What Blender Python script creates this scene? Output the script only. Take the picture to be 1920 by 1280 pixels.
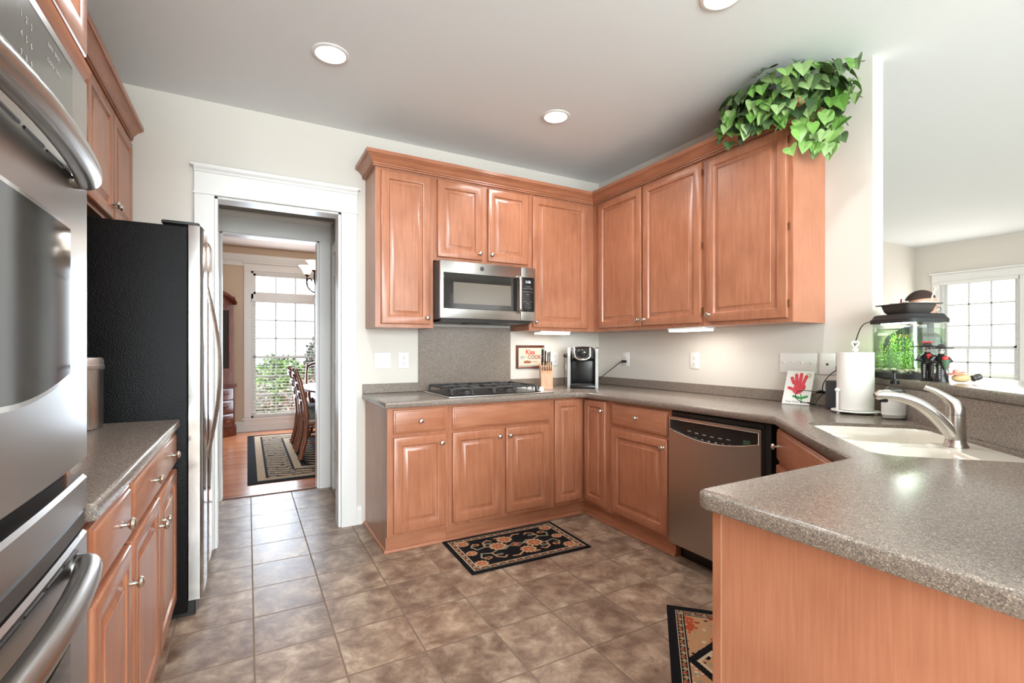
import bpy, bmesh, math, random
from mathutils import Matrix, Vector
random.seed(7)
PI = math.pi
scene = bpy.context.scene
COL = scene.collection
for o in list(bpy.data.objects):
    bpy.data.objects.remove(o)

# ------------------------------------------------------------------ camera
cam_d = bpy.data.cameras.new('camera')
cam_d.sensor_fit = 'HORIZONTAL'; cam_d.sensor_width = 36.0
cam_d.lens = 896.8 / 1920 * 36.0
cam_d.shift_y = 14.6 / 1920
cam_d.clip_start = 0.02
cam = bpy.data.objects.new('camera', cam_d); COL.objects.link(cam)
cam.location = (-2.8227, -3.4607, 1.226)
cam.rotation_euler = (PI / 2, 0, -0.5048)
scene.camera = cam
# ------------------------------------------------------------------ view
vs = scene.view_settings
scene.display_settings.display_device = 'sRGB'
vs.view_transform = 'Standard'; vs.look = 'None'; vs.gamma = 1.0; vs.use_curve_mapping = False
vs.exposure = 0.11
# ------------------------------------------------------------------ sky
world = bpy.data.worlds.new('world'); scene.world = world; world.use_nodes = True
bg = world.node_tree.nodes['Background']
bg.inputs[0].default_value = (0.86, 0.93, 1.0, 1); bg.inputs[1].default_value = 2.6

def light(name, kind, loc, rot, energy, color=(1, 1, 1), **kw):
    d = bpy.data.lights.new(name, kind); d.energy = energy; d.color = color
    for k, v in kw.items(): setattr(d, k, v)
    o = bpy.data.objects.new(name, d); COL.objects.link(o)
    o.location = loc; o.rotation_euler = rot
    return o
WARM = (1.0, 0.93, 0.85); DAY = (0.93, 0.97, 1.0)
# sun on the garden, coming over the house from behind the camera
light('sun', 'SUN', (0, 0, 8), (math.radians(50), 0, math.radians(-25)), 3.0, (1, .95, .88), angle=.01)
# daylight through the windows (each sits in its own window opening)
light('daylight_dining', 'AREA', (-2.30, 4.60, 1.25), (-PI / 2, 0, 0), 68, (.74, .86, 1), shape='RECTANGLE', size=.9, size_y=2.0)
light('daylight_living', 'AREA', (5.90, -0.80, 1.45), (0, PI / 2, 0), 20, (1, .95, .9), shape='RECTANGLE', size=1.4, size_y=.8)
for k, wx in enumerate((-2.9, -1.2, 1.6, 3.6)):
    light('daylight_rear', 'AREA', (wx, -6.93, 1.55), (math.radians(62), 0, 0), (310, 120, 14, 14)[k], (.83, .95, 1) if k < 2 else (1, .93, .84), shape='RECTANGLE', size=1.3, size_y=2.0)  # tilted down so the added pale floor bounces fill upward

# ------------------------------------------------------------------ helpers
def lin(c):
    c = c / 255.0
    return c / 12.92 if c <= .04045 else ((c + .055) / 1.055) ** 2.4
def S(r, g, b): return (lin(r), lin(g), lin(b), 1.0)

class MB:
    """collects shapes in world space, linked as one mesh"""
    def __init__(s, M=None): s.bm = bmesh.new(); s.M = M or Matrix.Identity(4)
    def v(s, p): return s.bm.verts.new(s.M @ Vector(p))
    def f(s, vs):
        try: return s.bm.faces.new(vs)
        except ValueError: return None
    def box(s, x0, x1, y0, y1, z0, z1, bev=0, seg=2):
        vs = [s.v((x, y, z)) for x in (x0, x1) for y in (y0, y1) for z in (z0, z1)]
        fs = [s.f([vs[i] for i in q]) for q in ((0, 1, 3, 2), (4, 6, 7, 5), (0, 4, 5, 1), (2, 3, 7, 6), (0, 2, 6, 4), (1, 5, 7, 3))]
        if bev:
            es = list({e for f in fs for e in f.edges})
            bmesh.ops.bevel(s.bm, geom=es, offset=bev, segments=seg, profile=.5, affect='EDGES')
        return s
    def loft(s, rings, cap0=True, cap1=True, closed=True):
        R = [[s.v(p) for p in r] for r in rings]
        for a, b in zip(R, R[1:]):
            n = len(a)
            for i in range(n if closed else n - 1):
                j = (i + 1) % n
                s.f([a[i], a[j], b[j], b[i]])
        if cap0: s.f(R[0][::-1])
        if cap1: s.f(R[-1])
        return s
    def lathe(s, prof, c=(0, 0, 0), seg=24, L=None, sx=1, sy=1, cap=True):
        L = L or Matrix.Identity(4); T = Matrix.Translation(c) @ L
        rings = [[tuple(T @ Vector((r * sx * math.cos(2 * PI * k / seg), r * sy * math.sin(2 * PI * k / seg), z))) for k in range(seg)] for r, z in prof]
        return s.loft(rings, cap, cap)
    def cyl(s, p0, p1, r, seg=16, r1=None):
        return s.tube([p0, p1], [r, r if r1 is None else r1], seg)
    def tube(s, pts, r, seg=10, closed=False, flat=1.0):
        P = [Vector(p) for p in pts]; n = len(P)
        rr = r if isinstance(r, (list, tuple)) else [r] * n
        rings = []; up = None
        for i in range(n):
            if closed: t = P[(i + 1) % n] - P[i - 1]
            else: t = P[min(i + 1, n - 1)] - P[max(i - 1, 0)]
            t.normalize()
            if up is None:
                up = Vector((0, 0, 1)) if abs(t.z) < .9 else Vector((1, 0, 0))
            side = t.cross(up); side.normalize(); up = side.cross(t)
            rings.append([tuple(P[i] + side * rr[i] * math.cos(2 * PI * k / seg) + up * rr[i] * flat * math.sin(2 * PI * k / seg)) for k in range(seg)])
        if closed: rings.append(rings[0]); return s.loft(rings, False, False)
        return s.loft(rings)
    def prism(s, poly, z0, z1, ax='z'):
        def q(p, z): return {'z': (p[0], p[1], z), 'y': (p[0], z, p[1]), 'x': (z, p[0], p[1])}[ax]
        a = [s.v(q(p, z0)) for p in poly]; b = [s.v(q(p, z1)) for p in poly]
        n = len(a); s.f(a); s.f(b)
        for i in range(n): s.f([a[i], a[(i + 1) % n], b[(i + 1) % n], b[i]])
        return s
    def ball(s, c, r, sx=1, sy=1, sz=1, seg=16):
        h = seg // 2
        prof = [(max(1e-4, math.sin(PI * k / h)) * r, -math.cos(PI * k / h) * r * sz) for k in range(h + 1)]
        return s.lathe(prof, c, seg, None, sx, sy)
    def sweep(s, path, prof, side=1, closed=False):
        """moulding profile (offset, z) along a flat path with mitred corners"""
        P = [Vector(p) for p in path]; n = len(P); rings = []
        for i in range(n):
            d0 = (P[i] - P[i - 1]).normalized() if (i or closed) else None
            d1 = (P[(i + 1) % n] - P[i]).normalized() if (i < n - 1 or closed) else None
            d0 = d0 or d1; d1 = d1 or d0
            n0 = Vector((d0.y, -d0.x)) * side; n1 = Vector((d1.y, -d1.x)) * side
            m = (n0 + n1); m = m / max(.2, m.dot(n0))
            rings.append([(P[i].x + m.x * o, P[i].y + m.y * o, z) for o, z in prof])
        if closed: rings.append(rings[0])
        return s.loft(rings, not closed, not closed)
    def rect_rings(s, w, h, rings, back=True):
        R = [[(i, b, i), (w - i, b, i), (w - i, b, h - i), (i, b, h - i)] for i, b in rings]
        return s.loft(R, back, True)
    def text(s, body, size, a, c, b=0, align='CENTER', bold=0, shear=0):
        cu = bpy.data.curves.new('t', 'FONT'); cu.body = body; cu.size = size; cu.align_x = align; cu.shear = shear; cu.offset = bold
        o = bpy.data.objects.new('t', cu); COL.objects.link(o)
        me = bpy.data.meshes.new_from_object(o.evaluated_get(bpy.context.evaluated_depsgraph_get()))
        off = len(s.bm.verts); vs = [s.v((a + v.co.x, b, c + v.co.y)) for v in me.vertices]
        for p in me.polygons: s.f([vs[i] for i in p.vertices])
        bpy.data.objects.remove(o); bpy.data.curves.remove(cu); bpy.data.meshes.remove(me)
        return s
    def knob(s, a, c, b, r=.0155):
        L = Matrix.Rotation(-PI / 2, 4, 'X')
        k = r / .0155
        s.lathe([(.009 * k, 0), (.006 * k, .003), (.0055 * k, .013 * k), (.012 * k, .017 * k), (r, .022 * k), (.0125 * k, .028 * k), (.006 * k, .031 * k), (.0005, .0315 * k)], (a, b, c), 16, L)
        return s

ROOT = {}
def wl(o): return ROOT.get(o.name, Vector((0, 0, 0)))
def tag(o, label=None, cat=None, group=None, kind=None):
    if label: o['label'] = label
    if cat: o['category'] = cat
    if group: o['group'] = group
    if kind: o['kind'] = kind
    return o
def thing(name, label, cat, loc, group=None):
    o = bpy.data.objects.new(name, None); COL.objects.link(o); o.location = loc
    o.empty_display_size = .05
    ROOT[o.name] = Vector(loc)
    return tag(o, label, cat, group)
def build(name, mb, mat, parent=None, smooth=True, ang=38, recalc=True, kind=None, label=None):
    bm = mb.bm
    bmesh.ops.remove_doubles(bm, verts=bm.verts[:], dist=1e-6)
    if recalc: bmesh.ops.recalc_face_normals(bm, faces=bm.faces[:])
    if parent is not None: base = wl(parent)
    elif kind == 'structure' or not bm.verts: base = Vector((0, 0, 0))
    else:
        xs = [v.co.x for v in bm.verts]; ys = [v.co.y for v in bm.verts]; zs = [v.co.z for v in bm.verts]
        base = Vector(((min(xs) + max(xs)) / 2, (min(ys) + max(ys)) / 2, min(zs)))
    for v in bm.verts: v.co -= base
    me = bpy.data.meshes.new(name); bm.to_mesh(me); bm.free()
    if smooth:
        me.shade_smooth(); me.set_sharp_from_angle(angle=math.radians(ang))
    for m in (mat if isinstance(mat, (list, tuple)) else [mat]): me.materials.append(m)
    o = bpy.data.objects.new(name, me); COL.objects.link(o)
    if parent is not None: o.parent = parent
    else: o.location = base
    ROOT[o.name] = base
    if kind: o['kind'] = kind
    if label: o['label'] = label
    return o
def struct(name, mb, mat, smooth=False): return build(name, mb, mat, None, smooth, kind='structure')
def solo(name, mb, mat, label, cat, group=None, **kw): return tag(build(name, mb, mat, None, **kw), label, cat, group)

def FR(o, u, n):
    """frame: local (a along the face, b outward, c up)"""
    u = Vector(u).normalized(); n = Vector(n).normalized()
    return Matrix(((u.x, n.x, 0, o[0]), (u.y, n.y, 0, o[1]), (0, 0, 1, o[2] if len(o) > 2 else 0), (0, 0, 0, 1)))
def RZ(x, y, z, deg): return Matrix.Translation((x, y, z)) @ Matrix.Rotation(math.radians(deg), 4, 'Z')
def bez(p0, p1, p2, p3, n=12):
    o = []
    for i in range(n + 1):
        t = i / n; q = 1 - t
        o.append(tuple(q**3 * Vector(p0) + 3 * q * q * t * Vector(p1) + 3 * q * t * t * Vector(p2) + t**3 * Vector(p3)))
    return o

# ------------------------------------------------------------------ materials
MATS = {}
def NT(name):
    m = bpy.data.materials.new(name); m.use_nodes = True; MATS[name] = m
    nt = m.node_tree; return m, nt, nt.nodes['Principled BSDF']
def N(nt, t, **kw):
    n = nt.nodes.new(t)
    for k, v in kw.items():
        if isinstance(k, str) and hasattr(n, k): setattr(n, k, v)
        else: n.inputs[k].default_value = v
    return n
def setp(b, **kw):
    names = dict(col='Base Color', rough='Roughness', metal='Metallic', spec='Specular IOR Level', coat='Coat Weight', coatr='Coat Roughness',
                 ecol='Emission Color', estr='Emission Strength', trans='Transmission Weight', ior='IOR', alpha='Alpha', sss='Subsurface Weight', aniso='Anisotropic', sheen='Sheen Weight')
    for k, v in kw.items(): b.inputs[names[k]].default_value = v
def mat(name, col, rough=.5, metal=0, bump=0, bscale=200, var=0, **kw):
    m, nt, b = NT(name); setp(b, col=col, rough=rough, metal=metal, **kw)
    if bump or var:
        tc = N(nt, 'ShaderNodeTexCoord'); no = N(nt, 'ShaderNodeTexNoise'); no.inputs['Scale'].default_value = bscale; no.inputs['Detail'].default_value = 3
        nt.links.new(tc.outputs['Object'], no.inputs['Vector'])
        if bump:
            bp = N(nt, 'ShaderNodeBump'); bp.inputs['Strength'].default_value = bump; bp.inputs['Distance'].default_value = .002
            nt.links.new(no.outputs['Fac'], bp.inputs['Height']); nt.links.new(bp.outputs[0], b.inputs['Normal'])
        if var:
            r = N(nt, 'ShaderNodeValToRGB'); r.color_ramp.elements[0].color = tuple(c * (1 - var) for c in col[:3]) + (1,); r.color_ramp.elements[1].color = tuple(min(1, c * (1 + var)) for c in col[:3]) + (1,)
            r.color_ramp.elements[0].position = .3; r.color_ramp.elements[1].position = .7
            nt.links.new(no.outputs['Fac'], r.inputs[0]); nt.links.new(r.outputs[0], b.inputs['Base Color'])
    return m
def ramp(nt, src, stops):
    r = N(nt, 'ShaderNodeValToRGB'); e = r.color_ramp.elements
    while len(e) < len(stops): e.new(.5)
    for el, (p, c) in zip(e, stops): el.position = p; el.color = c
    nt.links.new(src, r.inputs[0]); return r.outputs[0]
def mixc(nt, fac, a, b, mode='MIX'):
    m = N(nt, 'ShaderNodeMix', data_type='RGBA', blend_type=mode)
    for sock, v in ((0, fac), (6, a), (7, b)):
        if hasattr(v, 'is_output'): nt.links.new(v, m.inputs[sock])
        else: m.inputs[sock].default_value = v
    return m.outputs[2]
def wood(name, c0, c1, c2, scale, rough=.33, coat=.25, bump=.05, rnd=True):
    m, nt, b = NT(name); setp(b, rough=rough, coat=coat, coatr=.25)
    tc = N(nt, 'ShaderNodeTexCoord'); oi = N(nt, 'ShaderNodeObjectInfo')
    ad = N(nt, 'ShaderNodeVectorMath', operation='ADD'); nt.links.new(tc.outputs['Object'], ad.inputs[0])
    cx = N(nt, 'ShaderNodeCombineXYZ'); mu = N(nt, 'ShaderNodeMath', operation='MULTIPLY'); mu.inputs[1].default_value = 37.0 if rnd else 0
    nt.links.new(oi.outputs['Random'], mu.inputs[0])
    for i in range(3): nt.links.new(mu.outputs[0], cx.inputs[i])
    nt.links.new(cx.outputs[0], ad.inputs[1])
    mp = N(nt, 'ShaderNodeMapping'); mp.inputs['Scale'].default_value = scale; nt.links.new(ad.outputs[0], mp.inputs['Vector'])
    n1 = N(nt, 'ShaderNodeTexNoise'); n1.inputs['Scale'].default_value = 5; n1.inputs['Detail'].default_value = 5; n1.inputs['Distortion'].default_value = .5
    nt.links.new(mp.outputs[0], n1.inputs['Vector'])
    n2 = N(nt, 'ShaderNodeTexNoise'); n2.inputs['Scale'].default_value = 5.5; n2.inputs['Detail'].default_value = 2
    nt.links.new(ad.outputs[0], n2.inputs['Vector'])
    g = ramp(nt, n1.outputs['Fac'], [(.3, c0), (.52, c1), (.72, c2)])
    blotch = ramp(nt, n2.outputs['Fac'], [(.30, (.88, .83, .80, 1)), (.70, (1.08, 1.08, 1.08, 1))])
    c = mixc(nt, .8, g, blotch, 'MULTIPLY')
    nt.links.new(c, b.inputs['Base Color'])
    bp = N(nt, 'ShaderNodeBump'); bp.inputs['Strength'].default_value = bump; bp.inputs['Distance'].default_value = .001
    nt.links.new(n1.outputs['Fac'], bp.inputs['Height']); nt.links.new(bp.outputs[0], b.inputs['Normal'])
    return m
W0, W1, W2 = S(165, 104, 75), S(175, 115, 85), S(182, 124, 94)
WOODV = wood('maple_vertical', W0, W1, W2, (9, 9, .9))
WOODH = wood('maple_horizontal', W0, W1, W2, (.9, .9, 9))
WOODP = wood('maple_panel', S(178, 115, 86), S(185, 123, 93), S(191, 130, 100), (30, 30, 1.2), rough=.4)
WOODS = wood('maple_side_panel', S(170, 122, 96), S(176, 130, 104), S(182, 138, 112), (20, 20, 1.2), rough=.42)
CHERRY = wood('dark_cherry', S(70, 34, 22), S(98, 48, 30), S(122, 66, 42), (8, 8, .9), rough=.25)
OAK = wood('chair_oak', S(96, 54, 34), S(128, 76, 50), S(150, 94, 64), (8, 8, .8), rough=.3)
BLOCKW = wood('beech', S(196, 138, 96), S(214, 160, 118), S(222, 172, 130), (20, 20, 2), rough=.4)

WALL = mat('wall_paint', S(219, 212, 203), .75, bump=.04, bscale=90, spec=.25)
CEIL = mat('ceiling_paint', S(236, 239, 240), .85, bump=.04, bscale=120, spec=.2)
HALLC = mat('hall_ceiling_tan', S(150, 128, 108), .8)  # tan-brown, darker than the kitchen and dining ceilings
TRIM = mat('white_trim', S(234, 232, 229), .35, spec=.4)
DWALL = mat('dining_wall_paint', S(214, 192, 168), .75)
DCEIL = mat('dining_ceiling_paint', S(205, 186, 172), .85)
PLATE = mat('white_plastic', S(236, 234, 230), .35)
PLATED = mat('slot_dark', S(60, 58, 56), .6)
BLACK = mat('black_plastic', S(22, 21, 21), .3)
BLACKM = mat('black_matte', S(34, 33, 33), .6)
DGREY = mat('dark_grey_plastic', S(64, 60, 58), .45)
IRON = mat('cast_iron', S(62, 60, 59), .5, bump=.1, bscale=300)
BGLASS = mat('black_glass', S(38, 35, 32), .06, spec=.6)
OGLASS = mat('oven_glass', S(40, 41, 37), .07, spec=.55)
NICKEL = mat('brushed_nickel', (.62, .59, .55, 1), .25, 1)
CHROME = mat('chrome', (.8, .78, .76, 1), .12, 1)
BRONZE = mat('bronze', S(120, 78, 52), .4, .8)
def steel(name, col, rough, sc):
    m, nt, b = NT(name); setp(b, col=col, rough=rough, metal=1)
    tc = N(nt, 'ShaderNodeTexCoord'); mp = N(nt, 'ShaderNodeMapping'); mp.inputs['Scale'].default_value = sc
    no = N(nt, 'ShaderNodeTexNoise'); no.inputs['Scale'].default_value = 1; no.inputs['Detail'].default_value = 3
    nt.links.new(tc.outputs['Object'], mp.inputs['Vector']); nt.links.new(mp.outputs[0], no.inputs['Vector'])
    mr = N(nt, 'ShaderNodeMapRange'); mr.inputs['To Min'].default_value = rough - .02; mr.inputs['To Max'].default_value = rough + .03
    nt.links.new(no.outputs['Fac'], mr.inputs['Value']); nt.links.new(mr.outputs[0], b.inputs['Roughness'])
    bp = N(nt, 'ShaderNodeBump'); bp.inputs['Strength'].default_value = .008; bp.inputs['Distance'].default_value = .001
    nt.links.new(no.outputs['Fac'], bp.inputs['Height']); nt.links.new(bp.outputs[0], b.inputs['Normal'])
    return m
STEELH = mat('stainless_horizontal', (.52, .50, .475, 1), .29, 1)
STEELV = steel('stainless_vertical', (.60, .58, .555, 1), .27, (600, 600, 4))
STEELO = mat('stainless_oven', (.40, .385, .365, 1), .28, 1)
STEELF = mat('stainless_door', (.60, .58, .555, 1), .14, 1)
STEELD = steel('stainless_warm', (.44, .40, .36, 1), .30, (500, 500, 4))
# speckled laminate worktop
def counter_mat():
    m, nt, b = NT('speckled_worktop'); setp(b, rough=.22, spec=.5)
    tc = N(nt, 'ShaderNodeTexCoord')
    v = N(nt, 'ShaderNodeTexVoronoi'); v.inputs['Scale'].default_value = 480; nt.links.new(tc.outputs['Object'], v.inputs['Vector'])
    sp = N(nt, 'ShaderNodeSeparateColor'); nt.links.new(v.outputs['Color'], sp.inputs[0])
    n = N(nt, 'ShaderNodeTexNoise'); n.inputs['Scale'].default_value = 120; n.inputs['Detail'].default_value = 4; nt.links.new(tc.outputs['Object'], n.inputs['Vector'])
    g = ramp(nt, sp.outputs[0], [(.0, S(102, 93, 86)), (.22, S(126, 114, 105)), (.6, S(138, 125, 115)), (.86, S(150, 136, 125)), (.97, S(176, 163, 150))])
    w = ramp(nt, n.outputs['Fac'], [(.35, (.82, .82, .84, 1)), (.65, (1.1, 1.08, 1.04, 1))])
    nt.links.new(mixc(nt, .7, g, w, 'MULTIPLY'), b.inputs['Base Color'])
    return m
COUNTER = counter_mat()
def tile_mat():
    m, nt, b = NT('slate_look_tile')
    tc = N(nt, 'ShaderNodeTexCoord'); mp = N(nt, 'ShaderNodeMapping'); mp.inputs['Location'].default_value = (2.80 + .3055 * 20, .675 + .3055 * 40, 0)
    nt.links.new(tc.outputs['Object'], mp.inputs['Vector'])
    br = N(nt, 'ShaderNodeTexBrick'); br.offset = 0; br.squash = 1
    for k, vv in (('Scale', 1), ('Brick Width', .3055), ('Row Height', .3055), ('Mortar Size', .0035), ('Mortar Smooth', .05)): br.inputs[k].default_value = vv
    br.inputs['Color1'].default_value = (0, 0, 0, 1); br.inputs['Color2'].default_value = (1, 1, 1, 1); br.inputs['Mortar'].default_value = (.5, .5, .5, 1)
    nt.links.new(mp.outputs[0], br.inputs['Vector'])
    # shift the mottling from tile to tile
    ad = N(nt, 'ShaderNodeVectorMath', operation='MULTIPLY_ADD'); ad.inputs[1].default_value = (13, 7, 5)
    nt.links.new(br.outputs['Color'], ad.inputs[0]); nt.links.new(tc.outputs['Object'], ad.inputs[2])
    n1 = N(nt, 'ShaderNodeTexNoise'); n1.inputs['Scale'].default_value = 9; n1.inputs['Detail'].default_value = 9; n1.inputs['Roughness'].default_value = .68; n1.inputs['Distortion'].default_value = .35
    nt.links.new(ad.outputs[0], n1.inputs['Vector'])
    n2 = N(nt, 'ShaderNodeTexNoise'); n2.inputs['Scale'].default_value = 34; n2.inputs['Detail'].default_value = 8; n2.inputs['Roughness'].default_value = .7; n2.inputs['Distortion'].default_value = .3
    nt.links.new(ad.outputs[0], n2.inputs['Vector'])
    base = ramp(nt, n1.outputs['Fac'], [(.34, S(110, 85, 69)), (.43, S(128, 105, 89)), (.50, S(146, 123, 105)), (.57, S(164, 141, 120)), (.66, S(184, 165, 145))])
    vein = ramp(nt, n2.outputs['Fac'], [(.30, (.84, .80, .77, 1)), (.50, (1, 1, 1, 1)), (.70, (1.10, 1.07, 1.03, 1))])
    c = mixc(nt, .8, base, vein, 'MULTIPLY')
    tint = ramp(nt, br.outputs['Color'], [(0, (.86, .85, .85, 1)), (1, (1.12, 1.10, 1.07, 1))])
    c = mixc(nt, .9, c, tint, 'MULTIPLY')
    c = mixc(nt, br.outputs['Fac'], c, S(126, 105, 90))
    nt.links.new(c, b.inputs['Base Color'])
    mr = N(nt, 'ShaderNodeMapRange'); mr.inputs['To Min'].default_value = .32; mr.inputs['To Max'].default_value = .40
    ro = mixc(nt, br.outputs['Fac'], mr.outputs[0], (.95, .95, .95, 1)); nt.links.new(n1.outputs['Fac'], mr.inputs['Value']); nt.links.new(ro, b.inputs['Roughness'])
    b.inputs['Specular IOR Level'].default_value = .6
    su = N(nt, 'ShaderNodeMath', operation='SUBTRACT'); nt.links.new(n2.outputs['Fac'], su.inputs[0]); nt.links.new(br.outputs['Fac'], su.inputs[1])
    bp = N(nt, 'ShaderNodeBump'); bp.inputs['Strength'].default_value = .12; bp.inputs['Distance'].default_value = .002
    nt.links.new(su.outputs[0], bp.inputs['Height']); nt.links.new(bp.outputs[0], b.inputs['Normal'])
    return m
TILE = tile_mat()
def plank_mat():
    m, nt, b = NT('oak_strip_floor'); setp(b, rough=.22)
    tc = N(nt, 'ShaderNodeTexCoord')
    br = N(nt, 'ShaderNodeTexBrick'); br.offset = .37
    for k, vv in (('Scale', 1), ('Brick Width', .9), ('Row Height', .057), ('Mortar Size', .0008)): br.inputs[k].default_value = vv
    br.inputs['Color1'].default_value = S(178, 108, 70); br.inputs['Color2'].default_value = S(206, 140, 98); br.inputs['Mortar'].default_value = S(120, 66, 40)
    nt.links.new(tc.outputs['Object'], br.inputs['Vector'])
    nt.links.new(br.outputs['Color'], b.inputs['Base Color'])
    return m
PLANK = plank_mat()
def attr_mat(name, rough=.9, attr='Col', bump=0, **kw):
    m, nt, b = NT(name); setp(b, rough=rough, **kw)
    a = N(nt, 'ShaderNodeAttribute'); a.attribute_name = attr
    nt.links.new(a.outputs['Color'], b.inputs['Base Color'])
    if bump:
        no = N(nt, 'ShaderNodeTexNoise'); no.inputs['Scale'].default_value = 500
        tc = N(nt, 'ShaderNodeTexCoord'); nt.links.new(tc.outputs['Object'], no.inputs['Vector'])
        bp = N(nt, 'ShaderNodeBump'); bp.inputs['Strength'].default_value = bump; bp.inputs['Distance'].default_value = .002
        nt.links.new(no.outputs['Fac'], bp.inputs['Height']); nt.links.new(bp.outputs[0], b.inputs['Normal'])
    return m
RUG = attr_mat('woven_pile', .95, bump=.5, spec=.1)
LEAF = attr_mat('waxy_leaf', .35, spec=.4)
def glass_mat(name, tint=(1, 1, 1, 1), refl=.08, rough=.02):
    m = bpy.data.materials.new(name); m.use_nodes = True; nt = m.node_tree; nt.nodes.clear()
    out = N(nt, 'ShaderNodeOutputMaterial'); mx = N(nt, 'ShaderNodeMixShader'); lw = N(nt, 'ShaderNodeLayerWeight'); lw.inputs[0].default_value = .5; pw_ = N(nt, 'ShaderNodeMath', operation='POWER'); pw_.inputs[1].default_value = 5; nt.links.new(lw.outputs['Facing'], pw_.inputs[0]); fr = N(nt, 'ShaderNodeMapRange'); fr.inputs['To Min'].default_value = .04; fr.inputs['To Max'].default_value = .9; nt.links.new(pw_.outputs[0], fr.inputs['Value'])
    tr = N(nt, 'ShaderNodeBsdfTransparent'); tr.inputs[0].default_value = tint
    gl = N(nt, 'ShaderNodeBsdfGlossy'); gl.inputs['Roughness'].default_value = rough
    nt.links.new(fr.outputs[0], mx.inputs[0]); nt.links.new(tr.outputs[0], mx.inputs[1]); nt.links.new(gl.outputs[0], mx.inputs[2]); nt.links.new(mx.outputs[0], out.inputs[0])
    return m
GLASS = glass_mat('window_glass')
TGLASS = glass_mat('tank_glass', (.94, .98, .95, 1))
WATER = glass_mat('tank_water', (.80, .90, .74, 1))
CLEAR = glass_mat('clear_plastic', (.86, .88, .88, 1), rough=.1)
def emis(name, col, st):
    m, nt, b = NT(name); setp(b, col=col, ecol=col, estr=st); return m
LAMP = emis('lamp_lens', (1, .95, .86, 1), 9)
UCL = emis('lit_diffuser', (1, .94, .82, 1), 5)
SHADE = emis('lit_shade', (1, .9, .78, 1), 3)
DISP = emis('lit_digits', (.75, .85, 1, 1), 2.5)
GREEND = mat('green_display', S(60, 84, 58), .4)
PORC = mat('bisque_porcelain', S(232, 224, 210), .12, coat=.4)
INK = mat('print_grey', S(190, 190, 188), .5)

# ================================================================== STRUCTURE
H = 2.743
X0, XR, YR = -3.74, 5.955, -7.0        # left wall, far right wall, rear wall
mb = MB(); mb.box(X0 - .13, .11, -4.2, 1.09, -.05, 0); struct('floor', mb, TILE)
BOUNCE_CARPET = mat('bounce_carpet', S(226, 220, 211), .95, bump=.5, bscale=400)  # pale neutral carpet, unseen, chosen for the light it bounces up
mb = MB(); mb.box(X0 - .13, .11, YR - .1, -4.2, -.05, 0); struct('floor_bounce', mb, BOUNCE_CARPET)  # unseen floor added behind the tiles to bounce daylight onto the ceiling
mb = MB(); mb.box(-4.6, .6, 1.09, 4.85, -.05, 0); struct('floor_dining', mb, PLANK)
mb = MB(); mb.box(.11, XR + .13, YR - .1, .1, -.05, 0); struct('floor_living', mb, BOUNCE_CARPET)
mb = MB(); mb.box(X0 - .13, XR + .13, YR - .13, .13, H, H + .06); struct('ceiling', mb, CEIL)
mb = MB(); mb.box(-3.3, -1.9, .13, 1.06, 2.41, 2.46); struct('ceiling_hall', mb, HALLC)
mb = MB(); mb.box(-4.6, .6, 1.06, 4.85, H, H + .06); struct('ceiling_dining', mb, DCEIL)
# back wall with the cased opening
mb = MB(); mb.box(X0, -3.001, 0, .13, 0, H); mb.box(-2.26, .0, 0, .13, 0, H); mb.box(-3.001, -2.26, 0, .13, 2.17, H)
struct('wall_back', mb, WALL)
mb = MB(); mb.box(X0 - .13, X0, YR, .13, 0, H); struct('wall_left', mb, WALL)
mb = MB(); mb.box(0, .108, -2.2, 0, 0, H); struct('wall_right', mb, WALL)
mb = MB(); mb.box(.108, XR, -.11, .02, 0, H); struct('wall_back_living', mb, WALL)
# far right wall with the window opening
wy0, wy1, wz0, wz1 = -1.215, -.40, .60, 2.19
mb = MB(); mb.box(XR, XR + .13, YR, wy0, 0, H); mb.box(XR, XR + .13, wy1, .02, 0, H)
mb.box(XR, XR + .13, wy0, wy1, 0, wz0); mb.box(XR, XR + .13, wy0, wy1, wz1, H); struct('wall_right_living', mb, WALL)
# rear wall behind the camera with four tall windows
mb = MB(); xs = [X0 - .13]
for wx in (-2.9, -1.2, 1.6, 3.6): xs += [wx - .65, wx + .65]
xs.append(XR + .13)
for i in range(0, len(xs), 2): mb.box(xs[i], xs[i + 1], YR - .13, YR, 0, H)
for wx in (-2.9, -1.2, 1.6, 3.6): mb.box(wx - .65, wx + .65, YR - .13, YR, 0, .45); mb.box(wx - .65, wx + .65, YR - .13, YR, 2.45, H)
struct('wall_rear', mb, WALL)
# hall between kitchen and dining room
mb = MB(); mb.box(-3.25, -3.12, .13, 1.06, 0, 2.41); struct('wall_hall_left', mb, WALL)
mb = MB(); mb.box(-2.15, -2.02, .13, .30, 0, 2.41); mb.box(-2.15, -2.02, .97, 1.06, 0, 2.41); mb.box(-2.15, -2.02, .30, .97, 2.06, 2.41); struct('wall_hall_right', mb, WALL)
mb = MB(); mb.box(-4.6, -3.02, 1.06, 1.19, 0, H); mb.box(-2.272, .6, 1.06, 1.19, 0, H); mb.box(-3.02, -2.272, 1.06, 1.19, 2.18, H); struct('wall_hall_end', mb, WALL)
# dining room shell
D = 4.717
mb = MB(); mb.box(-4.6, -2.777, D, D + .13, 0, H); mb.box(-1.83, .6, D, D + .13, 0, H); mb.box(-2.777, -1.83, D, D + .13, 0, .20); mb.box(-2.777, -1.83, D, D + .13, 2.40, H)
struct('wall_dining_back', mb, DWALL)
mb = MB(); mb.box(-4.13, -4.0, 1.19, D, 0, H); struct('wall_dining_left', mb, DWALL)
mb = MB(); mb.box(.5, .63, 1.19, D, 0, H); struct('wall_dining_right', mb, DWALL)

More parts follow.
